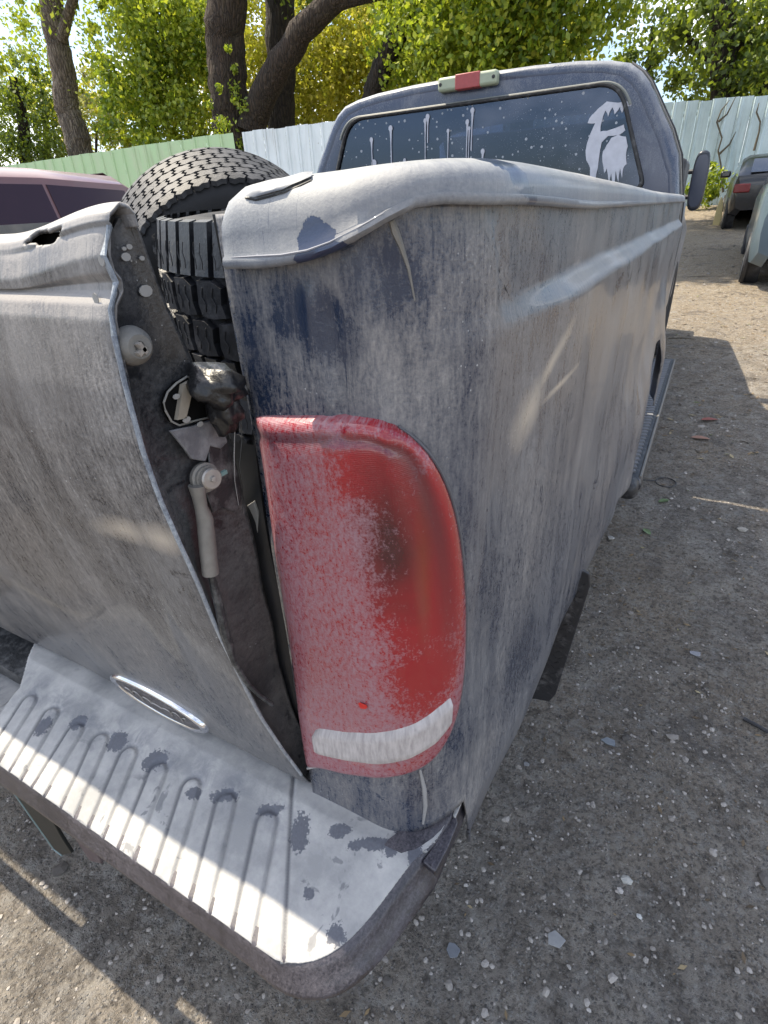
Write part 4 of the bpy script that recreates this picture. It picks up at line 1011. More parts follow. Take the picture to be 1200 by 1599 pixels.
# door skin strip with window on the visible side
def door():
    V = []; ys = np.linspace(CY+.10, 3.95, 16); P = [(x, z) for x, z in half if .62 <= z <= 1.42]
    for y in ys:
        for x, z in P: V.append((-1.0+(x+1.0)*(1-.035*(y-CY)*.9)+.007, y, z))
    n = len(P); o = mesh('door', V, [(i*n+j, (i+1)*n+j, (i+1)*n+j+1, i*n+j+1) for i in range(15) for j in range(n-1)], M['cab'], TRK)
    o.modifiers.new('s', 'SOLIDIFY').thickness = .006
    P2 = [(x, z) for x, z in half if 1.45 <= z <= 1.86]; V = []
    ys = np.linspace(CY+.16, 3.9, 10)
    for y in ys:
        for x, z in P2: V.append((-1.0+(x+1.0)*(1-.035*(y-CY)*.9)+.005, y, z))
    n = len(P2); mesh('door_window', V, [(i*n+j, (i+1)*n+j, (i+1)*n+j+1, i*n+j+1) for i in range(9) for j in range(n-1)], gl2, o)
    MB().box((-.006, CY+.28, 1.12), (.02, .14, .03)).build('door_handle', M['black_plastic'], o, bevel=.01)
    # vertical drip channel right behind the pillar
    MB().tube([(x+.008-(.02 if z > 1.6 else 0)*0, CY+.085, z) for x, z in half[0:13]], .006, 6).build('door_seal', M['gasket'], o)
    MB().tube([(x+.004, CY+.045, z) for x, z in half[3:13]], .004, 6).build('pillar_seam', M['zinc'], CABO)
door()
# tow mirror
def mirror():
    c = np.array([-.005, 4.12, 1.505])
    prof = []
    for a in np.linspace(0, 2*math.pi, 25)[:-1]:
        ca, sa = math.cos(a), math.sin(a); prof.append((c[0]+.046*abs(ca)**.6*(1 if ca > 0 else -1), c[1]-.02, c[2]+.165*abs(sa)**.6*(1 if sa > 0 else -1)))
    o = MB().prism(prof, (0, .09, 0)).build('side_mirror', plain('mirror_housing', (.012, .016, .028), .35, 0, .3, 30, .2, dust=(.08, .09, .11), dustamt=.4), TRK, bevel=.02, seg=3)
    g = MB().prism([((p[0]-c[0])*.82+c[0], c[1]-.024, (p[2]-c[2])*.86+c[2]) for p in prof], (0, .003, 0)).build('mirror_glass', plain('mirror_silver', (.03, .04, .07), .15, .2, .2, 8, 0), o)
    for zz in (1.42, 1.56): MB().tube([(-.12, 4.15, zz), (-.03, 4.14, zz)], .014, 8).build('mirror_arm', M['black_plastic'], o)
    MB().box((-.075, 3.6, 1.50), (.04, .35, .20)).build('window_visor', M['black_plastic'], TRK, bevel=.02)
mirror()
# running board with tread strips
def tread_copy(par, k, y):
    src = [c for c in par.children if c.name.startswith('tread_bar')][0]; c = src.copy(); C.objects.link(c); c.parent = par; c.location = (0, (y1_-y0_-.1)/46*k, 0)
y0_, y1_ = 1.76, 3.84
def board():
    y0, y1 = 1.76, 3.84; mb = MB()
    prof = [(-.09, .455), (.065, .462), (.082, .455), (.092, .435), (.084, .41), (.04, .40), (-.09, .405)]
    P0 = [(x, y0, z) for x, z in prof]; o = MB().prism(P0, (0, y1-y0, 0)).build('running_board', M['black_plastic'], TRK, bevel=.006)
    for k in range(46):
        y = y0+.06+k*(y1-y0-.1)/46
        MB().box((.008, y, .4620), (.10, .024, .012), Matrix.Rotation(.25, 3, 'Z')).build('tread_bar', plain('worn_tread', (.20, .20, .21), .6), o, smooth=False) if k == 0 else tread_copy(o, k, y)
    MB().tube([(.080, y0+.03, .458), (.080, y1-.02, .458)], .006, 6).build('edge_strip', M['zinc'], o)
    mb = MB(); mb.box((.0, y0-.02, .43), (.165, .10, .075)); mb.build('end_cap', M['black_plastic'], o, bevel=.03, seg=4)
    MB().box((-.10, 2.8, .52), (.10, 1.9, .22)).build('rocker_panel', M['cab'], TRK, bevel=.03)
board()
# mud flap with diamond plate pattern
def flap():
    P = [at(u, v, 1, .78) for u, v in [(905, 888), (921, 897), (922, 915), (868, 1085), (858, 1096), (835, 1092), (700, 1092), (760, 888)]]
    o = MB().prism(P, (0, .008, 0)).build('mud_flap', M['black_plastic'], TRK, bevel=.002)
    mb = MB(); rj = random.Random(2)
    for i in range(14):
        for j in range(20):
            x = -.16+i*.017+(j % 2)*.0085; z = .24+j*.019
            zmax = .70; xmax = .012+(z-.237)*.10
            if x > xmax-.006 or z > zmax: continue
            mb.box((x, .7795, z), (.013, .002, .003), Matrix.Rotation(.7 if (i+j) % 2 else -.7, 3, 'Y'))
    mb.build('diamond_tread', M['black_plastic'], o, smooth=False)
flap()
# ------------------------------------------------------------------ tyres
def tyre(name, c, axis, R, w, mat, rows, pitch, parent=None, style=0, label=None, rim=True):
    ax = Vector(axis).normalized(); a = ax.cross(Vector((0, 0, 1)))
    if a.length < .05: a = Vector((1, 0, 0))-ax*ax.x
    a.normalize(); b = ax.cross(a); c = Vector(c)
    if parent is None: root = empty(name, c-Vector((0, 0, 0)), label, 'tyre')
    else: root = bpy.data.objects.new(name, None); C.objects.link(root); root.parent = parent; root.location = c-origin(parent)
    def pt(th, h, r): return c+ax*h+(a*math.cos(th)+b*math.sin(th))*r
    h = w/2; Rt = R-.013
    prof = [(-h*.62, R*.55), (-h*.9, R*.62), (-h*1.04, R*.76), (-h*1.0, R*.88), (-h*.86, Rt-.008), (-h*.6, Rt-.001), (0, Rt), (h*.6, Rt-.001), (h*.86, Rt-.008), (h*1.0, R*.88), (h*1.04, R*.76), (h*.9, R*.62), (h*.62, R*.55), (0, R*.60)]
    n = 64; V = [pt(2*math.pi*k/n, p, r) for k in range(n) for p, r in prof]; m = len(prof)
    mesh('carcass', V, [(i*m+j, ((i+1) % n)*m+j, ((i+1) % n)*m+(j+1) % m, i*m+(j+1) % m) for i in range(n) for j in range(m)], M['carcass'], root)
    mb = MB(); sip = MB(); rj = random.Random(3)
    bw = w*.94/rows
    for r_ in range(rows):
        u0 = -w*.47+r_*bw; sh = r_ in (0, rows-1); N_ = int(2*math.pi*R/(pitch*(.62 if sh and style else 1)))
        for k in range(N_):
            t0 = 2*math.pi*(k+(.5 if r_ % 2 else 0))/N_; dt = 2*math.pi/N_
            g = .0035
            if style == 0:   # interlocking polygon blocks
                P = [(.04, .06), (.34, -.10), (.52, .10), (.86, -.04), (1.06, .22), (.90, .50), (1.0, .84), (.66, 1.02), (.48, .80), (.14, .92), (-.06, .62), (.10, .34)] if r_ % 2 else [(.04, -.04), (.30, .12), (.60, -.06), (.92, .10), (.84, .40), (1.02, .70), (.80, 1.0), (.52, .84), (.24, 1.02), (-.02, .80), (.14, .50), (-.04, .22)]
            elif sh:
                P = [(-.25 if r_ == 0 else 0, .08), (1.0 if r_ == 0 else 1.25, .08), (1.0 if r_ == 0 else 1.25, .86), (-.25 if r_ == 0 else 0, .86)]
            else:
                P = [(.04, .10), (.35, .02), (.96, .12), (.98, .62), (.8, .92), (.4, .86), (.06, .95), (.0, .5)]
            top = []; bot = []
            for (x, y) in P:
                hx = u0+bw*(x*.93+.035)+0; th = t0+dt*(y*.92+.04)+.5*dt*math.sin((hx/w+.5)*4)*0
                e = max(0, abs(hx)/(w/2)-.62); rr_ = R-.028*e*e*2.4-(.02*max(0, abs(hx)/(w/2)-1)*8)
                top.append(pt(th, hx, rr_)); cx = u0+bw*.5; bot.append(pt(th, hx+(hx-cx)*.06, rr_-.014))
            q = len(P); mb.add(top+bot, [tuple(range(q))]+[(i, (i+1) % q, (i+1) % q+q, i+q) for i in range(q)])
            if style and (k*7+r_) % 1 == 0:
                for f_ in (.28, .62):
                    z0 = []; cx = u0+bw*.5
                    for m_, (hx, dy) in enumerate(((-.30, 0), (-.12, .05), (.05, -.04), (.28, .03))):
                        th = t0+dt*(f_+dy); hh_ = cx+bw*hx; e = max(0, abs(hh_)/(w/2)-.62); z0.append(pt(th, hh_, R-.028*e*e*2.4-(.02*max(0, abs(hh_)/(w/2)-1)*8)+.0003))
                    sip.tube(z0, .0009, 4)
    mb.build('tread_blocks', mat, root, smooth=False)
    if sip.V: sip.build('tread_sipes', M['dark'], root, smooth=False)['kind'] = 'stuff'
    if rim:
        mb = MB(); mb.lathe([(-h*.5, R*.56), (-h*.45, R*.5), (h*.1, R*.42), (h*.15, R*.15), (h*.5, R*.14), (h*.5, .0)], c, ax, 40); mb.build('rim', M['steel'], root)
        mb = MB()
        for k in range(8): t = 2*math.pi*k/8; p = pt(t, h*.18, R*.26); mb.lathe([(0, .012), (.02, .012), (.025, .006)], p, ax, 6)
        mb.build('wheel_nuts', M['zinc'], root)
    return root
tyre('rear_wheel', (-.20, AY, .405), (1, 0, 0), .405, .26, M['rubber'], 5, .05, TRK)
tyre('rear_wheel', (-1.80, AY, .405), (-1, 0, 0), .405, .26, M['rubber'], 5, .05, TRK)
tyre('front_wheel', (-.20, 5.15, .60), (1, 0, 0), .405, .26, M['rubber'], 5, .05, TRK)
tyre('front_wheel', (-1.80, 5.15, .60), (-1, 0, 0), .405, .26, M['rubber'], 5, .05, TRK)
tyre('tyre', (-.535, .73, 1.268), (.03, -.04, 1), .385, .285, M['rubber2'], 4, .075, None, 1, 'black tyre lying flat in the bed against the open tailgate gap', rim=False)
tyre('tyre', (-.56, .72, .985), (0, 0.02, 1), .37, .25, M['rubber'], 4, .07, None, 1, 'dark tyre at the bottom of the stack, under the flat tyre', rim=False)
tyre('tyre', (-1.33, 1.22, 1.20), (.76, -.52, -.40), .40, .27, M['rubber'], 7, .054, None, 0, 'grey dusty tyre leaning behind the flat one, block tread upwards', rim=False)
# ------------------------------------------------------------------ cars
def car(name, loc, rot, prof, W2, col, label, cat='car', glass=None, wheels=True, lamp=None, mir=None, panes=True):
    """prof: list of (y, zbot, zbelt, ztop, kw) from rear (y=0) to front"""
    root = empty(name, loc, label, cat); root.rotation_euler = (0, 0, rot)
    mat = plain(name+'_paint', col, .3, 0, .12, 6, .05, coat=.5, dust=tuple(.6*c+.05 for c in col), dustamt=.3)
    ringk = 12; V = []
    def sec(p):
        y, zb, zl, zt, kw = p; w = W2*kw; g = zt-zl
        wt = w-.30*min(g, .55)-.02
        return [(-w*.82, zb), (-w*.97, zb+.05), (-w, zb+.25), (-w*.995, zl-.10), (-w*.965, zl), (-wt, zt-.07 if g > .15 else zl+g*.6), (-wt+.10, zt-.015), (0, zt+.01)]
    S_ = [sec(p) for p in prof]
    for p, s in zip(prof, S_):
        full = s+[(-x, z) for x, z in s[-2::-1]]
        for x, z in full: V.append((x+loc[0], p[0]+loc[1], z+loc[2]))
    n = len(S_[0])*2-1; Fc = [(i*n+j, (i+1)*n+j, (i+1)*n+j+1, i*n+j+1) for i in range(len(prof)-1) for j in range(n-1)]
    Fc += [tuple(range(n)), tuple((len(prof)-1)*n+k for k in range(n))[::-1]]
    o = mesh('body', V, Fc, mat, root, sharp=50)
    bv = o.modifiers.new('b', 'BEVEL'); bv.width = .025; bv.segments = 2; bv.limit_method = 'ANGLE'; bv.angle_limit = .6
    gm = glass or plain('car_glass', (.03, .035, .045), .06, 0, .1, 8, 0, coat=1.)
    if panes:
        for sd in (-1, 1):
            for i in range(len(prof)-1):
                a, b = prof[i], prof[i+1]
                if (a[3]-a[2]) < .15 and (b[3]-b[2]) < .15: continue
                P = []
                for (pp, ss, ty) in ((a, S_[i], .012), (b, S_[i+1], -.012)):
                    lo = np.array(ss[4]); hi = np.array(ss[5])
                    for t in ((.06, .93) if ty > 0 else (.93, .06)):
                        q = lo+(hi-lo)*t; P.append((sd*(abs(q[0])+.006)+loc[0], pp[0]+ty+loc[1], q[1]+loc[2]))
                MB().prism(P, (-sd*.006, 0, 0)).build('side_window', gm, root, smooth=False)
        # front and rear screens: on the faces where the roof drops
        for i in range(len(prof)-1):
            a, b = prof[i], prof[i+1]
            if abs(a[3]-b[3]) > .22:
                s0, s1 = S_[i], S_[i+1]; up = np.array([0, 0, .012]); sg = .04
                P = [(s0[6][0]+sg, a[0], s0[7][1]), (-s0[6][0]-sg, a[0], s0[7][1]), (-s1[6][0]-sg, b[0], s1[7][1]), (s1[6][0]+sg, b[0], s1[7][1])]
                P = [np.array(p)+loc for p in P]; m_ = sum(P)/4; P = [m_+(p-m_)*.9+up for p in P]
                MB().prism(P, (0, 0, .004)).build('screen', gm, root, smooth=False)
    ln = prof[-1][0]
    if wheels:
        for yy in (ln*.18, ln*.81):
            for sd in (-1, 1):
                r = .32; cx = sd*(W2-.10); 
                arch = MB(); arch.lathe([(-.02, r+.05), (.012, r+.05)], (cx+loc[0]+sd*.085, yy+loc[1], r+loc[2]), (sd, 0, 0), 28); arch.build('wheel_arch', M['dark'], root)
                wo = MB(); wo.lathe([(-.10, r*.6), (-.10, r*.96), (-.08, r), (.08, r), (.105, r*.95), (.108, r*.7), (.09, r*.62)], (cx+loc[0]+sd*.01, yy+loc[1], r+loc[2]), (sd, 0, 0), 30)
                w = wo.build('wheel', M['rubber'], root)
                rm = MB(); rm.lathe([(.08, r*.66), (.10, r*.64), (.085, r*.5), (.10, r*.12), (.112, 0.01)], (cx+loc[0]+sd*.012, yy+loc[1], r+loc[2]), (sd, 0, 0), 20); rm.build('rim', M['steel'], w)
    if lamp:
        for sd in (-1, 1): MB().box((sd*W2*.80+loc[0], prof[0][0]-.0+loc[1], lamp+loc[2]), (W2*.34, .08, .16)).build('tail_light', plain('car_red_lens', (.16, .015, .015), .25), root, bevel=.02)
    if mir is not None:
        for sd in (-1, 1): MB().box((sd*(W2+.10)+loc[0], mir+loc[1], prof[3][2]+.10+loc[2]), (.22, .10, .14)).build('side_mirror', mat, root, bevel=.04, seg=3)
    return root
def ry(v): return v
# maroon SUV beside the truck (its side x about -3.2)
car('parked_car', (-4.08, -.66, 0.02), 0, [(-.05, .35, .9, .92, .9), (.08, .25, 1.15, 1.18, .97), (.45, .22, 1.18, 1.66, 1), (1.4, .2, 1.18, 1.72, 1), (2.6, .2, 1.17, 1.725, 1), (3.16, .2, 1.15, 1.70, 1), (3.62, .2, 1.12, 1.42, 1), (3.95, .2, 1.10, 1.13, 1), (4.6, .25, .95, .98, .96), (4.75, .32, .7, .74, .88)], .90, (.17, .085, .08),
    'maroon high-roofed car with dark windows beyond the tailgate', glass=plain('maroon_car_glass', (.035, .014, .018), .12, 0, .1, 8, 0))
car('parked_car', (-5.05, 5.1, .2), .1, [(-.05, .35, .9, .92, .9), (.08, .25, 1.1, 1.13, .97), (.45, .22, 1.1, 1.64, 1), (1.4, .2, 1.1, 1.72, 1), (2.3, .2, 1.1, 1.70, 1), (2.9, .2, 1.05, 1.10, 1), (4.0, .25, .9, .93, .96), (4.15, .32, .7, .74, .88)], .85, (.30, .42, .38),
    'pale teal car whose roof corner shows between the tyre and the truck cab')
car('parked_car', (1.42, 8.0, .38), -.02, [(-.05, .4, .9, .92, .92), (.06, .28, 1.12, 1.16, .98), (.50, .26, 1.14, 1.62, 1), (1.4, .25, 1.14, 1.70, 1), (2.5, .25, 1.12, 1.66, 1), (3.1, .25, 1.10, 1.22, 1), (3.8, .25, 1.0, 1.04, .97), (4.2, .3, .85, .9, .92), (4.35, .4, .7, .75, .85)],   .86, (.085, .12, .145),
    'grey blue estate car at the right edge of the yard')
car('parked_car', (1.16, 14.6, .80), .03, [(-.05, .38, .82, .84, .88), (.05, .28, .98, 1.02, .96), (.55, .25, 1.02, 1.30, 1), (1.1, .22, 1.02, 1.42, 1), (2.2, .2, 1.0, 1.42, 1), (3.0, .2, .98, 1.04, .98), (3.9, .22, .85, .88, .94), (4.1, .3, .65, .68, .85)],   .86, (.008, .008, .010),
    'black hatchback parked before the corrugated fence', lamp=.78, mir=2.5)
# bits by the far cars
def slab(name, c, d, rot, mat, label, cat, par=None):
    o = MB().box(c, d, Matrix.Rotation(rot, 3, 'Z')).build(name, mat, bevel=.01); setorigin(o, (c[0], c[1], c[2]-d[2]/2)); return tag(o, label, cat)
P = [(0, 0, 0), (.14, 0, 0), (.16, 0, .2), (.12, 0, .5), (.06, 0, .62), (.02, 0, .45)]
o = MB().prism([(x+.08, 15.6, z+.84) for x, y, z in P], (0, .05, 0)).build('yellow_panel', plain('yellow_panel', (.55, .45, .22), .6), bevel=.01); setorigin(o, (.15, 15.6, .84)); tag(o, 'yellowish scrap panel leaning beside the black hatchback', 'scrap panel')
# ------------------------------------------------------------------ fences
def fence(name, A, B, zt0, zt1, pitch, mats, label, base, box=False, topnoise=.0, seed=1, cuts=None):
    A, B = Vector(A), Vector(B); L_ = (B-A).length; d = (B-A)/L_; nrm = Vector((d.y, -d.x, 0))
    if nrm.y > 0: nrm = -nrm
    root = empty(name, (A.x, A.y, base), label, 'fence'); n = int(L_/pitch); rj = random.Random(seed)
    for k in range(n):
        t0, t1 = k*pitch, (k+1)*pitch-.006; z0 = zt0+(zt1-zt0)*(t0+t1)/2/L_+rj.uniform(-topnoise, topnoise)
        p = [A+d*t for t in (t0, t0+.02, t0+.035, t0+.07, t0+.085, t1)]; off = [0, 0, .028, .028, 0, 0]
        V = []
        for q, o_ in zip(p, off):
            r = q+nrm*(o_+rj.uniform(-.002, .002)); V += [(r.x, r.y, base-.4), (r.x, r.y, z0)]
        m = len(p); o = mesh('panel', V, [(2*i, 2*i+2, 2*i+3, 2*i+1) for i in range(m-1)], mats(k, rj), root, smooth=False)
        o.modifiers.new('s', 'SOLIDIFY').thickness = .004
    for zz in (.35, .8): 
        MB().box(A+d*L_/2-nrm*.05+Vector((0, 0, base+(zt0-base)*zz)), (L_, .05, .07), Matrix.Rotation(math.atan2(d.y, d.x), 3, 'Z')).build('rail', M['dark'], root)
    return root
def fmat(name, col, dirt):
    n = N(name); f = n.noise(1.2, 6, .65, mscale=(3, 3, 1)); g = n.noise(1, 4, .6, mscale=(14, 14, 1.2))
    c = n.mix(n.ramp(f, [(.45, 0.), (.75, .7)]), col, dirt); c = n.mix(n.ramp(g, [(.5, 0.), (.8, .4)]), c, dirt); c = n.mix(n.ramp(n.noise(1, 5, .7, mscale=(5, 5, .5), dist=1.), [(.60, 0.), (.74, .5)]), c, (.16, .12, .08)); c = n.mix(n.ramp(n.voro(2.3), [(.0, .8), (.05, 0.)]), c, (.10, .06, .04)); n.set('Base Color', c); n.set('Roughness', .6); return n.m
green = fmat('green_fence_paint', (.36, .52, .30), (.42, .48, .34)); white = fmat('white_fence_paint', (.62, .68, .72), (.45, .5, .52)); blue = fmat('faded_white_fence', (.58, .70, .74), (.30, .40, .42))
# left fence line at about y 11: x -22 .. -8.7 green, then white
a0 = at(30, 257, 1, 11.); a1 = at(377, 204, 1, 11.); a2 = at(515, 195, 1, 11.)
print('fence', a0, a1, a2)
fence('green_fence', (-27, 11, 0), (a1[0], 11, 0), 3.15, float(a1[2]), .42, lambda k, r: green, 'pale green sheet metal fence with upright seams on the left', .75, seed=2, topnoise=.012)
fence('white_fence', (a1[0]+.01, 11, 0), (-3.5, 11, 0), float(a1[2])-.02, float(a2[2])-.03, .30, lambda k, r: white, 'white corrugated sheet fence joining the green fence behind the cab', .75, seed=3, topnoise=.012)
b0 = at(1025, 152, 1, 19.); b1 = at(1200, 158, 1, 19.)
print('fence r', b0, b1)
fence('tall_fence', (-8, 19.2, 0), (14, 19, 0), float(b0[2])+.1, float(b1[2])-.35, .31, lambda k, r: blue, 'faded bluish white corrugated fence at the far right end', 1.25, seed=4, topnoise=.02)
# vine stems on the right fence
vm = plain('dry_vine', (.10, .085, .06), .9)
vr = empty('vine', (.2, 18.9, 1.3), 'bare dry vine climbing the bluish white fence', 'vine')
for path in ([(1130, 300), (1126, 255), (1122, 235), (1128, 215), (1120, 190), (1127, 172), (1140, 156)], [(1124, 240), (1140, 225), (1150, 205)], [(1178, 235), (1186, 205), (1188, 190), (1182, 175), (1186, 160)], [(1122, 190), (1136, 178), (1150, 150)]):
    MB().tube([at(u, v, 1, 18.9) for u, v in path], [.03]+[.02]*(len(path)-2)+[.008], 6).build('stem', vm, vr)
# ------------------------------------------------------------------ trees
def leafmat(name, cols):
    n = N(name); g = n.t.nodes.new('ShaderNodeNewGeometry'); r = g.outputs['Random Per Island']; c = n.ramp(r, cols)
    c = n.mix(n.ramp(n.noise(.35, 3), [(.35, 0.), (.65, .6)]), c, n.mix(.5, c, cols[-1][1]))
    t = n.t; t.nodes.remove(n.b); d = t.nodes.new('ShaderNodeBsdfDiffuse'); tr = t.nodes.new('ShaderNodeBsdfTranslucent'); gl = t.nodes.new('ShaderNodeBsdfGlossy'); gl.inputs['Roughness'].default_value = .45
    m1 = t.nodes.new('ShaderNodeMixShader'); m1.inputs[0].default_value = .5; m2 = t.nodes.new('ShaderNodeMixShader'); m2.inputs[0].default_value = .04
    tcx = n.mix(.5, c, (.35, .42, .02)); t.links.new(c, d.inputs[0]); t.links.new(tcx, tr.inputs[0]); t.links.new(d.outputs[0], m1.inputs[1]); t.links.new(tr.outputs[0], m1.inputs[2])
    t.links.new(m1.outputs[0], m2.inputs[1]); t.links.new(gl.outputs[0], m2.inputs[2]); t.links.new(m2.outputs[0], n.out.inputs[0]); return n.m
LG = leafmat('leaf_green', [(0, (.05, .12, .012)), (.5, (.20, .30, .02)), (1, (.50, .52, .05))])
LY = leafmat('leaf_yellow', [(0, (.18, .21, .02)), (.5, (.48, .46, .04)), (1, (.70, .60, .09))])
LD = leafmat('leaf_dark', [(0, (.018, .045, .012)), (.5, (.05, .10, .02)), (1, (.14, .20, .03))])
LW = leafmat('leaf_pale', [(0, (.20, .20, .10)), (.5, (.42, .40, .26)), (1, (.60, .55, .42))])
def barkmat(name, a, b, pale):
    n = N(name); f = n.noise(1, 6, .7, mscale=(11, 11, 2.2), dist=1.2); g = n.noise(2.2, 5, .65); k = n.voro(1, 'DISTANCE_TO_EDGE', mscale=(14, 14, 3))
    c = n.mix(n.ramp(f, [(.38, 0.), (.62, 1.)]), a, b); c = n.mix(n.ramp(g, [(.55, 0.), (.68, .6)]), c, pale); c = n.mix(n.ramp(k, [(.0, .8), (.12, 0.)]), c, tuple(x*.35 for x in a))
    n.set('Base Color', c); n.set('Roughness', .95); n.bump(n.math('ADD', f, n.math('MULTIPLY', k, 1.5)), 1., .08); return n.m
bark = barkmat('bark', (.028, .02, .015), (.075, .052, .038), (.12, .10, .075)); bark2 = barkmat('pale_bark', (.09, .07, .055), (.22, .18, .14), (.30, .27, .22)); barkd = barkmat('dark_bark', (.02, .015, .012), (.05, .037, .028), (.07, .06, .05))
rg = np.random.default_rng(5)
def leaves(name, centres, radii, n, size, mat, parent, squash=.8, clumps=None, dens=.85):
    """leaf quads in many small clumps spread through the given ellipsoids"""
    n = int(n*dens); size = size*.8
    centres = np.array(centres, float); radii = np.array(radii, float); K = len(centres)
    nc = clumps or max(14, n//85); w = radii**2; idx = rg.choice(K, nc, p=w/w.sum()); v = rg.normal(size=(nc, 3)); v /= np.linalg.norm(v, axis=1)[:, None]
    cc = centres[idx]+v*(radii[idx]*rg.uniform(.35, 1.05, nc)**.6)[:, None]*np.array([1, 1, squash])
    cr = rg.uniform(.10, .38, nc)*np.clip(radii[idx], .5, 1.5)
    k = rg.integers(0, nc, n); p = cc[k]+rg.normal(size=(n, 3))*(cr[k]*.62)[:, None]
    d = rg.normal(size=(n, 3)); d[:, 2] -= .5; d /= np.linalg.norm(d, axis=1)[:, None]; e = np.cross(d, rg.normal(size=(n, 3))); e /= np.linalg.norm(e, axis=1)[:, None]
    s = size*rg.uniform(.6, 1.35, n)[:, None]
    V = np.stack([p-d*s*.5, p+e*s*.30, p+d*s*.5, p-e*s*.30], 1).reshape(-1, 3)-np.array(origin(parent))
    me = bpy.data.meshes.new(name); me.vertices.add(4*n); me.vertices.foreach_set('co', V.astype(np.float32).ravel()); me.loops.add(4*n); me.loops.foreach_set('vertex_index', np.arange(4*n, dtype=np.int32))
    me.polygons.add(n); me.polygons.foreach_set('loop_start', np.arange(0, 4*n, 4, dtype=np.int32)); me.polygons.foreach_set('loop_total', np.full(n, 4, dtype=np.int32)); me.materials.append(mat); me.update(calc_edges=True); me.validate()
    o = bpy.data.objects.new(name, me); C.objects.link(o); o.parent = parent; return o
def wob(pts, a, seed=1, n=4):
    r = random.Random(seed); P = [Vector(p) for p in pts]; out = []
    for i in range(len(P)-1):
        for k in range(n): out.append(P[i].lerp(P[i+1], k/n)+(Vector((r.uniform(-a, a), r.uniform(-a, a), 0)) if (i or k) else Vector()))
    return out+[P[-1]]
def tree(label, y, trunks, crown, bk, lm, n, size, name='tree', squash=.85, group=None):
    """trunks: [(pixel path, r0, r1)] ; crown: [(u, v, dy, r)]"""
    p0 = at(trunks[0][0][0][0], trunks[0][0][0][1], 1, y) if trunks else at(crown[0][0], crown[0][1], 1, y)
    x0 = float(p0[0]); root = empty(name, (x0, y, float(T(0, y))), label, 'tree', group)
    for i, (path, r0, r1) in enumerate(trunks):
        pts = [at(u, v, 1, y) for u, v in path]
        if i == 0: b = pts[0].copy(); b[2] = float(T(0, y))-.1; pts = [b]+pts
        w = wob(pts, r0*.10, i+int(x0*7) % 50); m = len(w); rs = [(r0+(r1-r0)*k/(m-1))*(1+(.35*max(0, 1-k/3) if i == 0 else 0)) for k in range(m)]
        MB().tube(w, rs, 12).build('trunk' if i == 0 else 'branch', bk, root)
    cs_ = []; rs_ = []
    for (u, v, dy, r) in crown: cs_.append(at(u, v, 1, y+dy)); rs_.append(r)
    if len(cs_): leaves('crown', cs_, rs_, n, size, lm, root, squash)
    return root
Y0 = 13.5
tree('pale trunked tree rising behind the far left of the green fence', 12.6, [([(128, 245), (118, 205), (105, 170), (100, 120), (88, 60), (80, 0), (70, -80)], .40, .27), ([(96, 60), (108, 20), (120, -30)], .16, .1)],
     [(20, 40, 0, 1.3), (95, -60, 0, 1.8), (190, -40, .5, 1.2), (150, 30, 1, .7), (45, 20, 1, .8)], bark2, LG, 5500, .16)
tree('bushy dark green tree at the left edge behind the fence', 13.2, [([(40, 250), (35, 180), (20, 120)], .25, .12)], [(20, 190, 0, 1.5), (60, 150, .4, 1.2), (10, 120, 0, 1.1), (75, 200, .5, 1.3), (-60, 160, 0, 2.), (30, 230, 0, 1.4), (100, 235, .5, .9)], barkd, LD, 13000, .16)
tree('yellow green bush between the pale trunk and the round green tree', 15.0, [([(75, 250), (70, 170)], .15, .1)], [(85, 165, 0, 1.2), (150, 205, 0, 1.3), (165, 150, .5, 1.0), (60, 140, 1, 1.1), (185, 200, .3, 1.)], bark, LY, 8000, .15)
tree('pale flowering creeper heaped beside the pale trunk', 13.6, [([(150, 240), (152, 190)], .06, .03)], [(150, 150, 0, .75), (165, 190, 0, .8), (135, 190, .3, .5), (185, 215, 0, .7)], bark, LW, 1500, .12)
tree('round leafy green tree left of the tall dark trunk', 13.4, [([(235, 240), (240, 150), (250, 60)], .16, .08)],
     [(230, 40, 0, 1.3), (215, 110, 0, 1.4), (265, 60, .3, 1.2), (290, 130, .2, 1.2), (220, 170, 0, 1.3), (270, 190, 0, 1.2), (180, 110, .3, .8), (300, 30, .5, 1.0), (240, 0, .5, 1.1), (190, 190, 0, .8)], barkd, LG, 26000, .17)
tree('tall dark upright trunk with ivy leaves behind the fence', 12.9, [([(362, 215), (358, 150), (352, 80), (356, 0), (358, -90)], .50, .46), ([(392, 205), (400, 175), (432, 110), (470, 50), (510, 10), (560, -30)], .36, .22), ([(505, 12), (545, -2), (600, -14), (660, -40)], .17, .10)],
     [(350, 150, -.5, .55), (362, 190, -.5, .6), (352, 90, -.5, .4), (375, 170, -.6, .4)], bark, LG, 900, .12)
tree('straight dark trunk standing behind the leaning limb', 14.6, [([(441, 200), (440, 120), (436, 0), (434, -90)], .40, .36)], [(440, -90, 0, 1.8), (500, -120, 0, 2.)], barkd, LD, 4000, .18)
tree('bright yellow green thicket behind the big trunks', 17.5, [([(480, 210), (480, 120)], .2, .1)],
     [(320, 120, 0, 1.6), (330, 180, 0, 1.4), (400, 60, 0, 1.8), (410, 120, 0, 1.4), (480, 150, 0, 1.8), (520, 90, 0, 1.8), (560, 150, 0, 1.7), (600, 90, 0, 1.7), (470, 100, .5, 1.6), (540, 40, 0, 1.7), (320, 60, .5, 1.5), (380, 10, .5, 1.5), (600, 30, .5, 1.6), (440, 190, 0, 1.3), (520, 190, 0, 1.2)], bark, LY, 50000, .17)
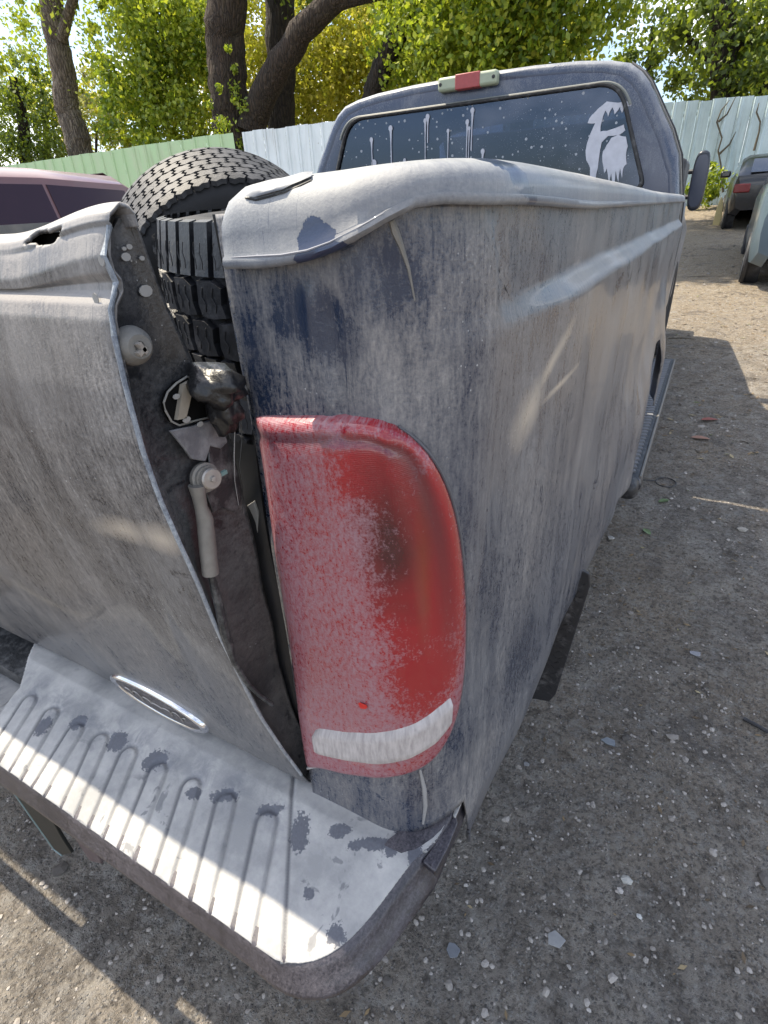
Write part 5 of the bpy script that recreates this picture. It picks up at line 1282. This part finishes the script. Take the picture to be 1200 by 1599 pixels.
tree('dark leaning trunk with green crown over the cab roof', 13.2, [([(578, 160), (592, 120), (618, 60), (645, 10), (668, -50)], .26, .2)],
     [(650, 70, .8, 1.1), (700, 30, .3, 1.5), (760, 40, 0, 1.6), (820, 30, 0, 1.5), (870, 20, 0, 1.3), (720, 90, 0, 1.2), (790, 80, 0, 1.1), (850, 70, .2, .9), (660, 10, .5, 1.2), (760, -30, 0, 1.8), (880, -20, 0, 1.1), (640, 110, .6, .9)], barkd, LG, 44000, .15)
tree('bright leafed tree low behind the cab roof', 17., [([(640, 200), (640, 120)], .2, .1)], [(620, 100, 0, 1.5), (680, 90, 0, 1.7), (760, 100, 0, 1.6), (840, 80, 0, 1.4), (880, 110, 0, .9), (700, 130, 0, 1.4), (560, 130, 0, 1.2)], bark, LY, 16000, .17)
tree('dark tree with a straight trunk behind the right fence', 21.5, [([(1132, 180), (1130, 100), (1128, 0), (1126, -60)], .38, .3), ([(1130, 100), (1165, 60), (1190, 20)], .12, .07), ([(1130, 110), (1085, 70), (1040, 30)], .12, .06)],
     [(1130, 30, 0, 1.7), (1170, 60, 0, 1.6), (1100, 70, 0, 1.3), (1190, 20, 0, 1.6), (1060, 20, 0, 1.1), (1190, 110, 0, 1.3), (1140, -30, 0, 2.2), (1150, 120, .5, .9)], barkd, LD, 7000, .22)
tree('thin open crowned tree behind the cab right of the roof', 23., [([(1010, 190), (1012, 120), (1020, 40)], .12, .06)], [(1010, 60, 0, 1.0), (1050, 100, 0, 1.1), (1000, 110, 0, .9), (1040, 20, 0, 1.3), (985, 20, 0, .6), (1080, 130, 0, 1.2), (1020, 140, 0, 1.0), (1100, 140, 0, 1.0)], barkd, LD, 3600, .20)
o = tree('olive tree at the right edge behind the fence', 22.5, [([(1195, 180), (1197, 90)], .25, .2)], [(1200, 60, 0, 2.), (1230, 120, 0, 1.8), (1190, 130, .3, 1.2)], barkd, LG, 6000, .2)
tree('tall tree whose crown overhangs the yard behind the cab', 16.4, [([(820, 95), (818, 40), (820, -60), (830, -200)], .3, .2), ([(820, -100), (900, -260), (930, -330)], .15, .1)], [], barkd, LG, 0, .2)
_t = [o for o in C.objects if o.get('label', '').startswith('tall tree whose crown')][0]
leaves('crown', [(-3.2, 11.5, 7.), (-2.2, 10.5, 7.2), (-4.4, 12.5, 7.6), (-3.2, 13.2, 6.8), (-2.4, 12.6, 7.6), (-4.6, 10.6, 7.8), (-1.6, 14.0, 7.6), (-3.0, 15.0, 7.4), (-3.6, 10.4, 6.8), (-2.2, 10.6, 7.0), (-4.6, 10.4, 7.2)], [1.8, 1.5, 1.8, 1.7, 1.7, 1.4, 1.6, 1.8, 1.5, 1.6, 1.4], 46000, .2, LG, _t, dens=1.3)
# low plants at foot of right fence
bu = empty('bush', (.1, 18.4, 1.2), 'low green weeds growing at the foot of the bluish fence', 'weeds')
leaves('foliage', [at(1105, 285, 1, 18.3), at(1120, 290, 1, 18.2), at(1095, 300, 1, 18.), at(1112, 270, 1, 18.6)], [.35, .35, .3, .3], 1500, .12, LG, bu)
# ------------------------------------------------------------------ litter on the ground
def gp(u, v):
    z = 0.
    for _ in range(8): p = at(u, v, 2, z); z = float(T(p[0], p[1])+rough(p[0], p[1]))
    p[2] = z; return p
def leaf(u, v, size, rot, col, label, cat='leaf', name='fallen_leaf', group=None):
    p = gp(u, v); o_ = []
    for k, (x, y, z) in enumerate([(-1, 0, .05), (-.5, .38, .25), (.1, .5, .3), (.6, .28, .18), (1, 0, .0), (.6, -.28, .22), (.1, -.5, .35), (-.5, -.36, .2)]):
        a = rot; X = x*size; Y_ = y*size; o_.append((p[0]+X*math.cos(a)-Y_*math.sin(a), p[1]+X*math.sin(a)+Y_*math.cos(a), p[2]+.006+z*size*.5))
    c = (p[0], p[1], p[2]+.008); V = o_+[c]
    o = mesh(name, V, [(i, (i+1) % 8, 8) for i in range(8)], plain('leaf_'+name+str(u), col, .6, 0, .2, 60, .2), None, smooth=False); o.modifiers.new('s', 'SOLIDIFY').thickness = .0012; setorigin(o, p); tag(o, label, cat, group)
leaf(1108, 657, .055, .4, (.24, .07, .05), 'dark red leaf on the dirt beside the running board')
leaf(1094, 686, .055, .1, (.30, .16, .11), 'pinkish brown leaf lying just below the dark red leaf')
leaf(1037, 784, .035, .8, (.09, .14, .05), 'small green leaf near the wire loop on the dirt')
leaf(1010, 832, .032, 2.2, (.14, .20, .09), 'pale green leaf on the dirt below the running board end')
def shard(u, v, r, seed, col, label, th=.004, name='shard', cat='shard'):
    p = gp(u, v); rj = random.Random(seed); k = rj.randint(5, 7); P = [(p[0]+r*rj.uniform(.6, 1.1)*math.cos(6.28*i/k+seed), p[1]+r*rj.uniform(.5, 1.1)*math.sin(6.28*i/k+seed), p[2]+.002+rj.uniform(0, .003)) for i in range(k)]
    o = MB().prism(P, (0, 0, th)).build(name, plain(name+str(u), col, .7, 0, .25, 60, .3), None, smooth=False, bevel=.0008); setorigin(o, p); tag(o, label, cat)
shard(950, 1160, .022, 2, (.20, .22, .24), 'grey triangular shard right of the truck corner')
shard(822, 1195, .010, 5, (.24, .24, .24), 'small pale grey chip between bumper and grey triangular shard')
shard(866, 1468, .024, 8, (.27, .27, .27), 'pale flat concrete flake near the bottom centre right', .003, 'flake', 'flake')
shard(708, 1485, .017, 11, (.17, .18, .20), 'dark grey flat flake beside the bumper corner', .002, 'flake', 'flake')
shard(955, 842, .02, 4, (.34, .33, .31), 'whitish flat stone on the dirt below the wire loop', .006, 'flat_stone', 'stone')
shard(1085, 222+800, .02, 9, (.27, .27, .29), 'mid grey flake right of the mud flap', .004, 'flake', 'flake')
def stone(u, v, r, col, label, seed):
    p = gp(u, v); V, Fc = rock(r, 1.2, 1, .6, random.Random(seed)); o = mesh('stone', [(q.x+p[0], q.y+p[1], q.z+p[2]+r*.3) for q in V], Fc, plain('stone'+str(u), col, .85, 0, .2, 60, .4), None, smooth=False); setorigin(o, p); tag(o, label, 'stone')
stone(978, 1374, .012, (.40, .39, .36), 'pale whitish pebble standing alone at the lower right', 1)
stone(998, 1432, .006, (.5, .5, .48), 'tiny white pebble below the pale whitish pebble', 2)
stone(1158, 828, .02, (.30, .28, .25), 'brownish stone right of the running board on the dirt', 3)
p = gp(1185, 1140); o = MB().tube([(p[0]-.04, p[1]+.02, p[2]+.008), (p[0]+.06, p[1]-.02, p[2]+.01)], .006, 7).build('scrap_rod', M['black_plastic']); setorigin(o, p); tag(o, 'short black rod lying at the right edge of the dirt', 'rod')
p = gp(1040, 755); pts = [(p[0]+.05*math.cos(a), p[1]+.06*math.sin(a), p[2]+.007) for a in np.linspace(math.pi, 3.1*math.pi, 24)]; q = gp(1000, 754); o = MB().tube([(q[0], q[1], q[2]+.02)]+pts, .003, 6).build('wire_loop', M['black_plastic']); setorigin(o, p); tag(o, 'thin black wire loop lying at the end of the running board', 'wire')
def twig(u, v, L_, a, label):
    p = gp(u, v); o = MB().tube([(p[0]-L_*math.cos(a), p[1]-L_*math.sin(a), p[2]+.006), (p[0], p[1]+.01, p[2]+.014), (p[0]+L_*math.cos(a), p[1]+L_*math.sin(a), p[2]+.008)], [.004, .005, .002], 5).build('twig', vm); setorigin(o, p); tag(o, label, 'twig')
twig(1095, 432, .18, .3, 'dark twig on the shaded dirt past the truck door')
twig(1065, 530, .12, .1, 'short dark twig at the edge of the sunlit dirt strip')
# leaf litter and chips as ground cover
def litter():
    n = N('litter_leaf'); g = n.t.nodes.new('ShaderNodeNewGeometry'); n.set('Base Color', n.ramp(g.outputs['Random Per Island'], [(0, (.06, .045, .03)), (.4, (.14, .10, .06)), (.75, (.24, .17, .09)), (.93, (.36, .30, .18)), (1, (.14, .2, .05))])); n.set('Roughness', .8)
    V = []; Fc = []; rj = random.Random(9)
    for i in range(3800):
        x = rj.uniform(-.3, 3.2); y = rj.uniform(1.4, 15) if i > 700 else rj.uniform(-.4, 3.)
        s = rj.uniform(.006, .03)*(1 if y > 3 else .5); z = float(T(x, y)+rough(x, y))+.003; a = rj.uniform(0, 6.28); t = rj.uniform(-.3, .6); k = len(V)
        for (p_, q_, r_) in ((-1, 0, 0), (0, -.4, t*.5), (1, 0, t), (0, .4, t*.5)): V.append((x+s*(p_*math.cos(a)-q_*math.sin(a)), y+s*(p_*math.sin(a)+q_*math.cos(a)), z+abs(r_)*s*.6))
        Fc.append((k, k+1, k+2, k+3))
    o = mesh('leaf_litter', V, Fc, n.m, smooth=False); o['kind'] = 'stuff'
litter()

# groups of like things
for o in C.objects:
    if o.parent is None and 'category' in o:
        g = {'car': 'cars parked round the yard', 'tyre': 'tyres lying in the truck bed', 'tree': 'trees behind the sheet metal fences', 'fence': 'sheet metal fences round the yard', 'leaf': 'fallen leaves on the dirt',
             'shard': 'flat chips lying on the dirt', 'flake': 'flat chips lying on the dirt', 'stone': 'loose stones on the dirt', 'twig': 'twigs on the dirt'}.get(o['category'])
        if g: o['group'] = g
